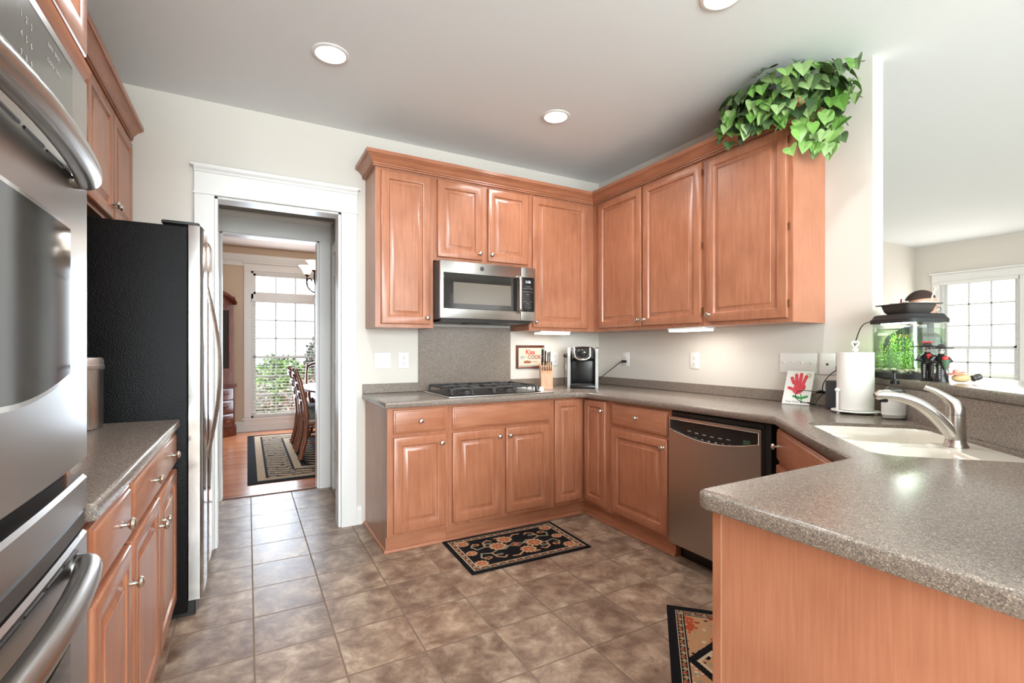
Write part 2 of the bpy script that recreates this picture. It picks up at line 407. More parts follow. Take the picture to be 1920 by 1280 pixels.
def cased(mb, x0, x1, top, y, hd=.13, cw=.105, th=.022, cap=.02):
    """flat casings with a taller head board and cap, face towards -y"""
    for a, b in ((x0 - cw, x0), (x1, x1 + cw)): mb.box(a, b, y - th, y, 0, top, .003, 1)
    mb.box(x0 - cw, x1 + cw, y - th - .002, y, top, top + hd, .002, 1)
    mb.box(x0 - cw - .006, x1 + cw + .006, y - th - .008, y, top - .004, top + .008, .002, 1)
    p = [(0, top + hd), (th + .006, top + hd), (th + .012, top + hd + .012), (th + .026, top + hd + .024), (th + .03, top + hd + .04), (0, top + hd + .04)]
    mb.sweep([(x0 - cw, y + .0), (x0 - cw, y - .0001), (x1 + cw, y - .0001), (x1 + cw, y)][1:3], p, 1)
    mb.box(x0 - cw - cap, x1 + cw + cap, y - th - .03, y, top + hd + .028, top + hd + .04, .002, 1)
mb = MB(); cased(mb, -3.001, -2.26, 2.17, -.0005)
mb.box(-3.0, -2.985, -.0, .13, 0, 2.17); mb.box(-2.276, -2.261, 0, .13, 0, 2.17); mb.box(-3.0, -2.261, 0, .13, 2.155, 2.17)
mb.box(-3.09, -3.001, .131, .15, 0, 2.17); mb.box(-2.26, -2.17, .131, .15, 0, 2.17)
struct('trim_1', mb, TRIM)
mb = MB(); cased(mb, -3.02, -2.272, 2.18, 1.0595, .13, .095)
mb.box(-3.019, -3.005, 1.06, 1.19, 0, 2.18); mb.box(-2.287, -2.273, 1.06, 1.19, 0, 2.18); mb.box(-3.019, -2.273, 1.06, 1.19, 2.166, 2.18)
mb.box(-3.115, -3.02, 1.19, 1.21, 0, 2.18); mb.box(-2.272, -2.18, 1.19, 1.21, 0, 2.18)
struct('trim_2', mb, TRIM)
mb = MB(); mb.box(-3.01, -2.28, 1.075, 1.105, 0, .008, .003, 1); struct('trim_3', mb, OAK)          # threshold strip
BASE = [(0, .0), (.014, .0), (.014, .098), (.010, .112), (.005, .125), (0, .128)]
mb = MB(); mb.sweep([(-2.155, -.0005), (-2.122, -.0005)], BASE, 1); mb.sweep([(X0, -.0005), (-3.108, -.0005)], BASE, 1); struct('baseboard_back', mb, TRIM)
mb = MB(); mb.sweep([(-2.15, 1.05), (-2.15, .97 + .09)], BASE, -1); struct('baseboard_hall', mb, TRIM)
mb = MB(); mb.sweep([(-4.0, D - .0005), (.5, D - .0005)], [(0, 0), (.016, 0), (.016, .12), (.008, .15), (0, .15)], 1); mb.sweep([(-4.0, D - .0165), (.5, D - .0165)], [(0, 0), (.014, 0), (.010, .012), (0, .016)], 1); struct('baseboard_dining', mb, TRIM)
mb = MB(); mb.sweep([(-4.0, D - .0005), (.5, D - .0005)], [(0, 2.47), (.018, 2.47), (.02, 2.535), (.03, 2.55), (.045, 2.60), (.05, 2.64), (0, 2.645)], 1); struct('trim_4', mb, TRIM)   # picture moulding
# side door of the hall: slab in its casing with three hinges
mb = MB()
for a, b in ((.21, .30), (.97, 1.055)): mb.box(-2.172, -2.15, a, b, 0, 2.06, .003, 1)
mb.box(-2.172, -2.15, .21, 1.055, 2.06, 2.15, .003, 1)
mb.box(-2.149, -2.02, .30, .315, 0, 2.05); mb.box(-2.149, -2.02, .955, .97, 0, 2.05); mb.box(-2.149, -2.02, .30, .97, 2.045, 2.06)
struct('trim_5', mb, TRIM)
mb = MB(FR((-2.118, .32, .012), (0, 1, 0), (-1, 0, 0)))
mb.rect_rings(.63, 2.02, [(0, 0), (0, .035), (.11, .035), (.122, .027)])
d1 = struct('door_1', mb, TRIM)
for z in (.29, 1.06, 1.82):
    mb = MB(); mb.cyl((-2.152, .948, z - .05), (-2.152, .948, z + .05), .007, 10); mb.box(-2.151, -2.148, .915, .948, z - .045, z + .045)
    build('hinge', mb, NICKEL, d1)

# windows -----------------------------------------------------------
def window(nm, FRM, w, z0, z1, rail, cols, rows, transom=None, fr=.057):
    """double hung window in local frame (a across, b towards the room, c up)"""
    root = struct(nm, MB(), TRIM)
    mb = MB(FRM)
    top = transom[1] + .06 if transom else z1
    mb.box(0, fr * .5, -.10, .0, z0, top); mb.box(w - fr * .5, w, -.10, .0, z0, top); mb.box(0, w, -.10, .0, top - .03, top); mb.box(0, w, -.10, .0, z0, z0 + .025)
    if transom: mb.box(0, w, -.1, 0, z1, transom[0])
    build('window_frame', mb, TRIM, root, smooth=False)
    def sash(a0, a1, c0, c1, b, nr):
        s = MB(FRM)
        f = .032
        s.box(a0, a0 + f, b - .035, b, c0, c1); s.box(a1 - f, a1, b - .035, b, c0, c1); s.box(a0, a1, b - .035, b, c0, c0 + f); s.box(a0, a1, b - .035, b, c1 - f, c1)
        for k in range(1, cols): x = a0 + f + (a1 - a0 - 2 * f) * k / cols; s.box(x - .009, x + .009, b - .028, b - .006, c0, c1)
        for k in range(1, nr): z = c0 + f + (c1 - c0 - 2 * f) * k / nr; s.box(a0, a1, b - .028, b - .006, z - .009, z + .009)
        so = build('sash', s, TRIM, root, smooth=False)
        g = MB(FRM); g.box(a0 + f, a1 - f, b - .019, b - .015, c0 + f, c1 - f); build('pane', g, GLASS, so, smooth=False)
    sash(fr * .5, w - fr * .5, rail - .02, z1, -.055, rows); sash(fr * .5, w - fr * .5, z0 + .02, rail + .02, -.018, rows)
    if transom: sash(fr * .5, w - fr * .5, transom[0], transom[1] + .03, -.03, 1)
    return root
def win_trim(nm, FRM, w, z0, z1, cw=.095):
    mb = MB(FRM)
    mb.box(-cw, 0, 0, .022, z0, z1, .003, 1); mb.box(w, w + cw, 0, .022, z0, z1, .003, 1); mb.box(-cw, w + cw, 0, .024, z1, z1 + .11, .003, 1)
    mb.box(-cw - .02, w + cw + .02, 0, .05, z1 + .11, z1 + .135, .004, 1)
    mb.box(-cw - .03, w + cw + .03, 0, .055, z0 - .03, z0, .005, 2); mb.box(-cw, w + cw, 0, .02, z0 - .12, z0 - .03, .003, 1)
    struct(nm, mb, TRIM)
FD = FR((-2.777, D, 0), (1, 0, 0), (0, -1, 0))
window('window_1', FD, .947, .20, 1.98, 1.105, 3, 3, (2.06, 2.34)); win_trim('trim_6', FD, .947, .20, 2.40)
FL = FR((XR, wy1, 0), (0, -1, 0), (-1, 0, 0))
window('window_2', FL, wy1 - wy0, wz0, wz1, 1.25, 3, 3); win_trim('trim_7', FL, wy1 - wy0, wz0, wz1)
for k, wx in enumerate((-2.9, -1.2, 1.6, 3.6)):
    FB = FR((wx + .65, YR, 0), (-1, 0, 0), (0, 1, 0))
    window('window_%d' % (k + 3), FB, 1.3, .45, 2.45, 1.4, 3, 3); win_trim('trim_%d' % (k + 8), FB, 1.3, .45, 2.45)
def blind(FRM, w, z0, z1, label, pitch=.046, sw=.044, tilt=-7, bb=.0):
    o = FRM @ Vector((w / 2, .0, z0))
    r = thing('venetian_blind', label, 'blind', o)
    mb = MB(FRM); mb.box(.006, w - .006, -.012 + bb, .04 + bb, z1 - .045, z1, .003, 1); build('head_rail', mb, TRIM, r)
    mb = MB(FRM); n = int((z1 - z0 - .09) / pitch)
    for k in range(n):
        z = z0 + .05 + k * pitch; dz = math.tan(math.radians(tilt)) * sw / 2
        c = .012 + bb
        a = [(.01, c - sw / 2, z - dz), (w - .01, c - sw / 2, z - dz), (w - .01, c, z + .002), (.01, c, z + .002)]
        mb.loft([[(x, y, zz) for x, y, zz in ((.01, c - sw / 2, z - dz), (.01, c, z + .002), (.01, c + sw / 2, z + dz), (.01, c + sw / 2, z + dz - .0025), (.01, c, z - .001), (.01, c - sw / 2, z - dz - .0025))],
                 [(x, y, zz) for x, y, zz in ((w - .01, c - sw / 2, z - dz), (w - .01, c, z + .002), (w - .01, c + sw / 2, z + dz), (w - .01, c + sw / 2, z + dz - .0025), (w - .01, c, z - .001), (w - .01, c - sw / 2, z - dz - .0025))]])
    build('slats', mb, PLATE, r, smooth=False)
    mb = MB(FRM); mb.box(.01, w - .01, -.008 + bb, .034 + bb, z0, z0 + .018, .003, 1); build('bottom_rail', mb, TRIM, r)
    mb = MB(FRM)
    for a in (.12, w * .5, w - .12): mb.box(a - .001, a + .001, .035 + bb, .0362 + bb, z0 + .01, z1 - .03)
    build('ladder_cord', mb, PLATE, r, smooth=False)
blind(FD, .947, .23, 1.985, 'white slatted blind lowered over the tall dining room window', bb=.004)
blind(FL, wy1 - wy0, .64, wz1, 'white slatted blind on the window beyond the raised bar', bb=.004)
# half wall carrying the raised bar
mb = MB(); hw = [(0, -2.205), (.108, -2.205), (.108, -2.25), (-1.10, -3.46), (-1.93, -3.46), (-1.93, -3.355), (-1.15, -3.355)]
mb.prism(hw, 0, 1.052); struct('wall_bar', mb, WALL)

# ================================================================== CABINETS
def panel_door(mb, a0, a1, c0, c1, b, t=.02, fw=.056, bev=.03):
    M = mb.M; mb.M = M @ Matrix.Translation((a0, b, c0))
    mb.rect_rings(a1 - a0, c1 - c0, [(0, 0), (0, t - .006), (.0025, t - .0015), (.006, t), (fw - .008, t), (fw - .004, t - .002), (fw, t - .011), (fw + .003, t - .013), (fw + .006, t - .013), (fw + bev, t - .0035), (fw + bev + .002, t - .001)])
    mb.M = M
def slab(mb, a0, a1, c0, c1, b, t=.02):
    M = mb.M; mb.M = M @ Matrix.Translation((a0, b, c0))
    mb.rect_rings(a1 - a0, c1 - c0, [(0, 0), (0, t - .009), (.003, t - .006), (.009, t - .005), (.012, t - .001), (.015, t)])
    mb.M = M
def add_door(root, F, a0, a1, c0, c1, knob=None, b=.001, fw=.056, bev=.03, name='door', kr=.0155):
    mb = MB(F); panel_door(mb, a0, a1, c0, c1, b, fw=fw, bev=bev); d = build(name, mb, WOODV, root)
    if knob: mb = MB(F); mb.knob(knob[0], knob[1], b + .02, kr); build('knob', mb, NICKEL, d)
    return d
def add_drawer(root, F, a0, a1, c0, c1, knobs=(), b=.001, name='drawer', kr=.0155):
    mb = MB(F); slab(mb, a0, a1, c0, c1, b); d = build(name, mb, WOODH, root)
    for k in knobs: mb = MB(F); mb.knob(k[0], k[1], b + .02, kr); build('knob', mb, NICKEL, d)
    return d

# ---- back run, wall cabinets (frame: a = x, faces -y)
FU = FR((0, -.305, 0), (1, 0, 0), (0, -1, 0))
zb, zt = 1.372, 2.418
def body(root, mb, mat=None, name='carcass'): return build(name, mb, mat or WOODV, root, smooth=False)
u1 = thing('wall_cabinet', 'tall narrow maple wall cabinet beside the doorway, left of the microwave', 'cabinet', (-1.9, -.15, zb), 'maple wall cabinets')
mb = MB(); mb.box(-2.092, -1.701, -.304, -.003, zb, zt); body(u1, mb)
mb = MB(); mb.box(-2.0955, -2.092, -.304, -.003, zb, zt); build('side_panel', mb, WOODS, u1, smooth=False)
add_door(u1, FU, -2.062, -1.728, 1.395, 2.40, (-1.752, 1.44))
u2 = thing('wall_cabinet', 'short two-door maple wall cabinet directly above the microwave', 'cabinet', (-1.31, -.15, 1.842), 'maple wall cabinets')
mb = MB(); mb.box(-1.70, -.931, -.304, -.003, 1.842, zt); body(u2, mb)
add_door(u2, FU, -1.675, -1.335, 1.868, 2.40, (-1.358, 1.915)); add_door(u2, FU, -1.287, -.948, 1.868, 2.40, (-1.262, 1.915))
u3 = thing('wall_cabinet', 'single-door maple wall cabinet right of the microwave, in the room corner', 'cabinet', (-.5, -.15, zb), 'maple wall cabinets')
mb = MB(); mb.box(-.93, -.003, -.304, -.003, zb, zt); body(u3, mb)
add_door(u3, FU, -.905, -.372, 1.395, 2.40, (-.882, 1.437))
# ---- right run, wall cabinets (a = -y, faces -x)
FV = FR((-.305, 0, 0), (0, -1, 0), (-1, 0, 0))
u4 = thing('wall_cabinet', 'two-door maple wall cabinet on the right wall, next to the room corner', 'cabinet', (-.15, -.85, zb), 'maple wall cabinets')
mb = MB(); mb.box(-.304, -.003, -1.405, -.3055, zb, zt); body(u4, mb)
add_door(u4, FV, .385, .872, 1.395, 2.405, (.848, 1.44)); add_door(u4, FV, .888, 1.392, 1.395, 2.405, (.912, 1.44))
u5 = thing('wall_cabinet', 'wide single-door maple wall cabinet under the trailing ivy', 'cabinet', (-.15, -1.68, zb), 'maple wall cabinets')
mb = MB(); mb.box(-.304, -.003, -1.965, -1.406, zb, zt); body(u5, mb, WOODV)
mb = MB(); mb.box(-.302, -.003, -1.969, -1.965, zb, zt); build('side_panel', mb, WOODP, u5, smooth=False)
add_door(u5, FV, 1.437, 1.945, 1.395, 2.405, (1.46, 1.44))
for z in (1.47, 1.88, 2.34):
    mb = MB(FV); mb.cyl((1.951, .006, z - .02), (1.951, .006, z + .02), .004, 8); build('hinge', mb, BRONZE, u5)
    mb = MB(FV); mb.cyl((1.399, .006, z - .02), (1.399, .006, z + .02), .004, 8); build('hinge', mb, BRONZE, u4)
CROWN = [(-.012, 2.405), (.006, 2.405), (.006, 2.413), (.001, 2.4135), (.001, 2.4165), (.010, 2.417), (.010, 2.424), (.005, 2.4245), (.005, 2.428), (.012, 2.433), (.018, 2.440), (.024, 2.448), (.031, 2.455), (.039, 2.460), (.044, 2.462), (.044, 2.466), (.052, 2.467), (.056, 2.472), (.056, 2.492), (-.012, 2.492)]
mb = MB(); mb.sweep([(-2.0955, -.003), (-2.0955, -.3045), (-.3045, -.3045), (-.3045, -1.9695), (-.003, -1.9695)], [(o + .0135, z + .0135) for o, z in CROWN], 1)
solo('crown_moulding', mb, WOODH, ang=24, label='maple crown moulding along the top of the corner wall cabinets', cat='moulding')

# ---- base cabinets
ZC = .875
def carcass(root, poly_or_box, toe=None):
    mb = MB(); mb.box(*poly_or_box); body(root, mb)
    if toe:
        mb = MB(); mb.box(*toe); build('toe_kick', mb, WOODH, root, smooth=False)
FB1 = FR((0, -.61, 0), (1, 0, 0), (0, -1, 0))
b1 = thing('base_cabinet', 'maple base cabinet with one drawer and one door, beside the doorway', 'cabinet', (-1.9, -.3, 0), 'maple base cabinets')
carcass(b1, (-2.092, -1.711, -.61, -.004, .10, ZC), (-2.092, -1.711, -.575, -.1, 0, .0995))
mb = MB(); mb.box(-2.0965, -2.0925, -.609, -.004, .10, ZC); mb.box(-2.0965, -2.0925, -.576, -.004, 0, .0995); build('side_panel', mb, WOODS, b1, smooth=False)
add_drawer(b1, FB1, -2.062, -1.734, .718, .86, [(-1.898, .79)]); add_door(b1, FB1, -2.062, -1.734, .122, .697, (-1.762, .645))
b2 = thing('base_cabinet', 'two-door maple base cabinet under the cooktop with a blank false front', 'cabinet', (-1.32, -.3, 0), 'maple base cabinets')
carcass(b2, (-1.71, -.931, -.61, -.004, .10, ZC), (-1.71, -.931, -.575, -.1, 0, .0995))
add_drawer(b2, FB1, -1.686, -.952, .718, .86, name='false_front'); add_door(b2, FB1, -1.686, -1.334, .126, .697, (-1.357, .648)); add_door(b2, FB1, -1.302, -.952, .126, .697, (-1.278, .648))
b3 = thing('base_cabinet', 'L-shaped corner base cabinet with two doors meeting at right angles', 'cabinet', (-.3, -.3, 0), 'maple base cabinets')
mb = MB(); mb.prism([(-.93, -.61), (-.93, -.004), (-.004, -.004), (-.004, -.90), (-.64, -.90), (-.64, -.61)], .10, ZC); body(b3, mb)
mb = MB(); mb.prism([(-.93, -.575), (-.93, -.1), (-.1, -.1), (-.1, -.90), (-.605, -.90), (-.605, -.575)], 0, .0995); build('toe_kick', mb, WOODH, b3, smooth=False)
add_door(b3, FB1, -.908, -.668, .126, .862, fw=.05, bev=.024)
FW = FR((-.64, 0, 0), (0, -1, 0), (-1, 0, 0))
add_door(b3, FW, .638, .872, .126, .862, (.845, .795), fw=.05, bev=.024)
b4 = thing('base_cabinet', 'maple base cabinet with one drawer and one door, left of the dishwasher', 'cabinet', (-.3, -1.18, 0), 'maple base cabinets')
carcass(b4, (-.64, -.004, -1.452, -.901, .10, ZC), (-.605, -.1, -1.452, -.901, 0, .0995))
add_drawer(b4, FW, .938, 1.432, .712, .858, [(1.185, .788)]); add_door(b4, FW, .938, 1.432, .124, .690, (1.405, .64))
# quarter-round shoe along the toe kicks
mb = MB(); mb.sweep([(-2.097, -.006), (-2.097, -.5755), (-.6055, -.5755), (-.6055, -1.452)], [(.0005, .001), (.013, .001), (.012, .008), (.008, .015), (.0005, .018)], 1)
solo('shoe_moulding', mb, WOODH, 'thin maple shoe strip along the floor at the toe kicks', 'moulding')
# sink base on the diagonal, and the peninsula cabinet
s = math.sqrt(.5)
def ST(sv, t, z): # sink frame -> world
    return ((t - sv) * s, (-sv - t) * s, z)
FS = FR((-.655, -2.112, 0), (-s, -s, 0), (-s, s, 0))
b5 = thing('base_cabinet', 'diagonal maple sink base cabinet between dishwasher and peninsula', 'cabinet', (-.7, -2.5, 0), 'maple base cabinets')
mb = MB(); mb.prism([(-.655, -2.112), (-.02, -2.112), (-.02, -2.26), (-.78, -3.02), (-1.275, -2.732)], .10, .70)
body(b5, mb)
mb = MB(); mb.prism([(-.655, -2.112), (-.63, -2.112), (-1.25, -2.735), (-1.275, -2.732)], .70, ZC); build('front_rail', mb, WOODH, b5, smooth=False)
mb = MB(); mb.prism([(-.605, -2.112), (-.05, -2.112), (-.05, -2.3), (-.8, -3.0), (-1.225, -2.732)], 0, .0995); build('toe_kick', mb, WOODH, b5, smooth=False)
add_drawer(b5, FS, .03, .84, .715, .86, [(.075, .785)], name='false_front')
add_door(b5, FS, .03, .42, .124, .695, (.39, .64)); add_door(b5, FS, .45, .84, .124, .695, (.48, .64))
b6 = thing('peninsula_cabinet', 'plain maple cabinet end of the peninsula in the right foreground', 'cabinet', (-1.6, -3.05, 0))
mb = MB(); mb.prism([(-1.905, -2.745), (-1.36, -2.745), (-1.36, -3.352), (-1.905, -3.352)], .0, ZC); body(b6, mb)
mb = MB(); mb.box(-1.912, -1.905, -3.352, -2.766, 0, ZC); build('end_panel', mb, WOODP, b6, smooth=False)
mb = MB(); mb.box(-1.911, -1.905, -2.7655, -2.7615, 0, ZC); build('edge_strip', mb, mat('pale_edge', S(222, 178, 146), .4), b6, smooth=False, label='pale edge strip')
mb = MB(); mb.box(-1.912, -1.905, -2.761, -2.741, 0, ZC); build('corner_stile', mb, WOODV, b6, smooth=False)

# ---- worktops
def offset_poly(P, d):
    n = len(P); out = []
    for i in range(n):
        a, b, c = Vector(P[i - 1]), Vector(P[i]), Vector(P[(i + 1) % n])
        d0 = (b - a).normalized(); d1 = (c - b).normalized()
        n0 = Vector((-d0.y, d0.x)); n1 = Vector((-d1.y, d1.x)); m = n0 + n1
        m = m / max(.3, m.dot(n0)); out.append((b.x + m.x * d, b.y + m.y * d))
    return out
def area(P): return sum(P[i - 1][0] * P[i][1] - P[i][0] * P[i - 1][1] for i in range(len(P))) / 2
def fillet(P, rad):
    out = []
    n = len(P)
    for i in range(n):
        r = rad.get(i, 0); b = Vector(P[i])
        if not r: out.append(tuple(b)); continue
        a, c = Vector(P[i - 1]), Vector(P[(i + 1) % n]); d0 = (a - b).normalized(); d1 = (c - b).normalized()
        half = d0.angle(d1) / 2; L = r / math.tan(half); p0 = b + d0 * L; p1 = b + d1 * L
        for k in range(9):
            t = k / 8; out.append(tuple((1 - t)**2 * p0 + 2 * t * (1 - t) * b + t * t * p1))
    return out
def slab_top(mb, P, z0, z1, r=.010, hole=None):
    if area(P) < 0: P = P[::-1]
    lv = [(0, z0 + .004), (0, z1 - r)] + [(r * (1 - math.cos(a)), z1 - r + r * math.sin(a)) for a in (.5, 1.0, PI / 2)]
    rings = [[(x, y, z) for x, y in offset_poly(P, d)] for d, z in [(.004, z0)] + lv]
    R = [[mb.v(p) for p in q] for q in rings]; n = len(P)
    for A, B in zip(R, R[1:]):
        for i in range(n): mb.f([A[i], A[(i + 1) % n], B[(i + 1) % n], B[i]])
    for ring, zz in ((R[0], z0), (R[-1], z1)):
        es = [mb.bm.edges.get((ring[i], ring[(i + 1) % n])) for i in range(n)]
        if hole:
            hv = [mb.v((x, y, zz)) for x, y in hole]; m = len(hv)
            es += [mb.bm.edges.new((hv[i], hv[(i + 1) % m])) for i in range(m)]
            if zz == z0: low = hv
            else:
                for i in range(m): mb.f([low[i], low[(i + 1) % m], hv[(i + 1) % m], hv[i]])
        bmesh.ops.triangle_fill(mb.bm, edges=es, use_beauty=True)
CT = .914
SK0, SK1, TK0, TK1 = 2.105, 2.786, 1.092, 1.532
def rrect(s0, s1, t0, t1, r, n=6):
    P = []
    for cx, cy, a0 in ((s1 - r, t1 - r, 0), (s0 + r, t1 - r, 90), (s0 + r, t0 + r, 180), (s1 - r, t0 + r, 270)):
        for k in range(n + 1):
            a = math.radians(a0 + 90 * k / n); P.append((cx + r * math.cos(a), cy + r * math.sin(a)))
    return P
hole = [ST(a, b, 0)[:2] for a, b in rrect(SK0, SK1, TK0, TK1, .07)]
P = [(-2.118, -.003), (-2.118, -.648), (-.735, -.648), (-.685, -.698), (-.685, -2.105), (-1.302, -2.722), (-1.952, -2.722), (-1.952, -3.352), (-1.152, -3.352), (-.003, -2.2035), (-.003, -.003)]
P = fillet(P, {1: .012, 2: .05, 3: .05, 6: .035})
wt = thing('worktop', 'long grey speckled worktop wrapping the corner, sink and peninsula', 'countertop', (-1.0, -1.5, ZC))
mb = MB(); slab_top(mb, P, ZC + .0015, CT, .010, hole); build('countertop', mb, COUNTER, wt, ang=50)
mb = MB(); zs = CT + .066
mb.box(-2.116, -1.712, -.022, -.003, CT + .0005, zs, .002, 1); mb.box(-.934, -.022, -.022, -.003, CT + .0005, zs, .002, 1); mb.box(-.022, -.003, -2.19, -.003, CT + .0005, zs, .002, 1)
build('backsplash', mb, COUNTER, wt, smooth=False)
mb = MB(); mb.box(-1.711, -.9345, -.020, -.003, CT + .0005, 1.398, .001, 1); build('cooktop_splash', mb, COUNTER, wt, smooth=False)
mb = MB(); mb.prism([(-.004, -2.205), (-.02, -2.199), (-1.16, -3.339), (-1.90, -3.339), (-1.90, -3.3535), (-1.151, -3.3535)], CT + .0005, 1.0515); build('bar_splash', mb, COUNTER, wt, smooth=False)
PB = fillet([(-.042, -2.212), (-1.135, -3.305), (-1.96, -3.305), (-1.96, -3.80), (-.98, -3.80), (.42, -2.40), (.42, -2.212)], {2: .03, 3: .05, 4: .1, 5: .1})
mb = MB(); slab_top(mb, PB, 1.0535, 1.09, .009); solo('bar_top', mb, COUNTER, 'raised grey speckled bar ledge behind the sink carrying the aquarium', 'countertop', ang=50)

# ================================================================== APPLIANCES
# ---- microwave (a = x, faces -y); its back hangs under the short cabinet
FM = FR((-1.697, -.40, 1.420), (1, 0, 0), (0, -1, 0)); mw, mh = .752, .408
mi = thing('microwave', 'stainless over-the-range microwave with black glass door and keypad', 'microwave', (-1.32, -.2, 1.42))
mb = MB(FM); mb.box(.0, mw, -.376, -.002, .012, mh); build('case', mb, DGREY, mi, smooth=False)
mb = MB(FM); mb.box(.02, mw - .02, -.37, -.01, -.004, .012); mb.box(.25, .42, -.2, -.08, -.010, -.004); build('vent_base', mb, BLACK, mi, smooth=False)
dw = .625
mb = MB(FM); mb.box(.002, dw, -.001, .028, .016, mh - .002, .004, 2); do = build('door', mb, STEELH, mi)
mb = MB(FM); mb.box(.024, dw - .001, .0281, .031, .082, mh - .082, .003, 1); gl = build('door_glass', mb, BGLASS, do)
mb = MB(FM); mb.box(.095, dw - .085, .0312, .0318, .118, mh - .145); build('inner_window', mb, mat('mesh_window', S(112, 104, 94), .12), gl, smooth=False)
mb = MB(FM); mb.lathe([(.016, 0), (.016, .0012), (.013, .0018), (.0005, .0018)], (.31, .0281, mh - .04), 24, Matrix.Rotation(-PI / 2, 4, 'X')); build('round_emblem', mb, DGREY, do)
mb = MB(FM); L = bez((dw - .028, .031, .075), (dw - .028, .075, .085), (dw - .028, .075, .085), (dw - .028, .072, .12), 6) + bez((dw - .028, .072, .285), (dw - .028, .075, .325), (dw - .028, .075, .325), (dw - .028, .031, .335), 6)
mb.tube(L, .0135, 12, flat=.75); build('handle', mb, CHROME, do)
mb = MB(FM); mb.box(dw + .002, mw - .002, -.001, .028, .016, mh - .002, .004, 2); cp = build('control_panel', mb, STEELH, mi)
mb = MB(FM); mb.box(dw + .004, mw - .016, .0281, .031, .082, mh - .074, .006, 2); build('keypad', mb, BLACK, cp)
mb = MB(FM); mb.text('1:16', .026, dw + .058, mh - .115, .0316); build('clock_digits', mb, DISP, cp, smooth=False)
mb = MB(FM)
for r, (z, row) in enumerate((( .264, 'AUTO MENU'), (.250, 'POTATO POPCORN REHEAT'), (.226, 'COOK DEFROST BEVERAGE'), (.206, 'EXPRESS'), (.190, '1   2   3   4   5'), (.172, '6   7   8   9   0'), (.154, 'POWER   TIMER   CLOCK'), (.138, 'OPTIONS'), (.124, 'FAN   LIGHT   SET'), (.108, 'STOP   START'), (.093, '+30'))):
    mb.text(row, .0062 if len(row) > 16 else .008, dw + .058, z, .0316)
build('key_legends', mb, INK, cp, smooth=False)

# ---- gas cooktop
ct = thing('gas_cooktop', 'stainless gas cooktop with black iron grates set in the worktop', 'cooktop', (-1.32, -.35, CT))
x0, x1, y0, y1 = -1.705, -.905, -.615, -.105
mb = MB(); mb.box(x0, x1, y0, y1, CT + .0005, CT + .010, .004, 2); build('steel_tray', mb, STEELH, ct)
mb = MB(); mb.box(x0 + .02, x1 - .10, y0 + .02, y1 - .02, CT + .0102, CT + .014, .002, 1); build('burner_pan', mb, BLACK, ct)
gz = CT + .055
def grate(a0, a1):
    mb = MB()
    b0, b1 = y0 + .035, y1 - .03
    xm = (a0 + a1) / 2
    rail = lambda p, q: mb.tube(bez(p, (p[0] * .9 + q[0] * .1, p[1] * .9 + q[1] * .1, gz + .002), (p[0] * .1 + q[0] * .9, p[1] * .1 + q[1] * .9, gz + .002), q, 8), .0075, 6)
    for a in (a0, a1): mb.tube([(a, b0, CT + .015), (a, b0 + .012, gz - .01), (a, b0 + .03, gz), (a, b1 - .03, gz), (a, b1 - .012, gz - .01), (a, b1, CT + .015)], .0078, 6)
    for b in (b0 + .012, (b0 + b1) / 2, b1 - .012): mb.tube([(a0, b, gz - .012), (a0 + .012, b, gz), (a1 - .012, b, gz), (a1, b, gz - .012)], .0078, 6)
    for b in (b0 + .012, b1 - .012):
        for a in (a0, xm, a1): mb.tube([(a, b, gz - .012), (a, b, CT + .015)], .0075, 6)
    for cy in ((b0 * .73 + b1 * .27), (b0 * .27 + b1 * .73)):
        for k in range(4):
            an = PI / 4 + k * PI / 2
            mb.tube([(xm + math.cos(an) * .035, cy + math.sin(an) * .035, gz + .004), (xm + math.cos(an) * .075, cy + math.sin(an) * .075, gz + .004), (xm + math.cos(an) * .115, cy + math.sin(an) * .1, gz - .002)], .0065, 6)
    return build('grate', mb, IRON, ct)
grate(x0 + .035, x0 + .335); grate(x0 + .345, x1 - .125)
for bx in (x0 + .185, (x0 + .345 + x1 - .125) / 2):
    for by in (y0 + .15, y1 - .145):
        mb = MB(); mb.lathe([(.055, CT + .0142), (.052, CT + .022), (.04, CT + .024), (.04, CT + .030), (.038, CT + .034), (.0005, CT + .035)], (bx, by, 0), 24); bo = build('burner', mb, DGREY, ct)
        mb = MB(); mb.lathe([(.036, CT + .0352), (.033, CT + .040), (.0005, CT + .041)], (bx, by, 0), 24); build('burner_cap', mb, BLACK, bo)
for k in range(5):
    mb = MB(); mb.lathe([(.021, CT + .0105), (.021, CT + .016), (.0175, CT + .020), (.016, CT + .036), (.012, CT + .0395), (.0005, CT + .040)], (x1 - .055, y0 + .085 + k * .085, 0), 18); mb.box(x1 - .058, x1 - .052, y0 + .07 + k * .085, y0 + .10 + k * .085, CT + .036, CT + .043, .002, 1)
    build('control_knob', mb, PLATE, ct)

# ---- dishwasher (a = -y, faces -x)
FD2 = FR((-.640, -1.4555, 0), (0, -1, 0), (-1, 0, 0)); W = .606
dwsh = thing('dishwasher', 'stainless dishwasher with a smile-shaped black control recess', 'dishwasher', (-.35, -1.76, 0))
mb = MB(FD2); mb.box(.0, W, -.56, -.004, .10, .865); build('tub', mb, BLACKM, dwsh, smooth=False)
mb = MB(FD2); mb.box(.004, W - .004, -.3, -.07, .0, .099); build('kick_plate', mb, BLACK, dwsh, smooth=False)
mb = MB(FD2); mb.box(.006, W - .03, -.003, .006, .842, .862, .001, 1); build('top_strip', mb, BLACK, dwsh, smooth=False)
zc0 = .740; zc1 = .822
def smile(n=24):
    A0, A1 = .014, W - .042
    top = [(A0 + (A1 - A0) * k / n, zc1) for k in range(n + 1)]
    bot = [(A1 - (A1 - A0) * k / n, zc0 + .026 - .042 * math.sin(PI * k / n) ** .9) for k in range(n + 1)]
    return top + bot
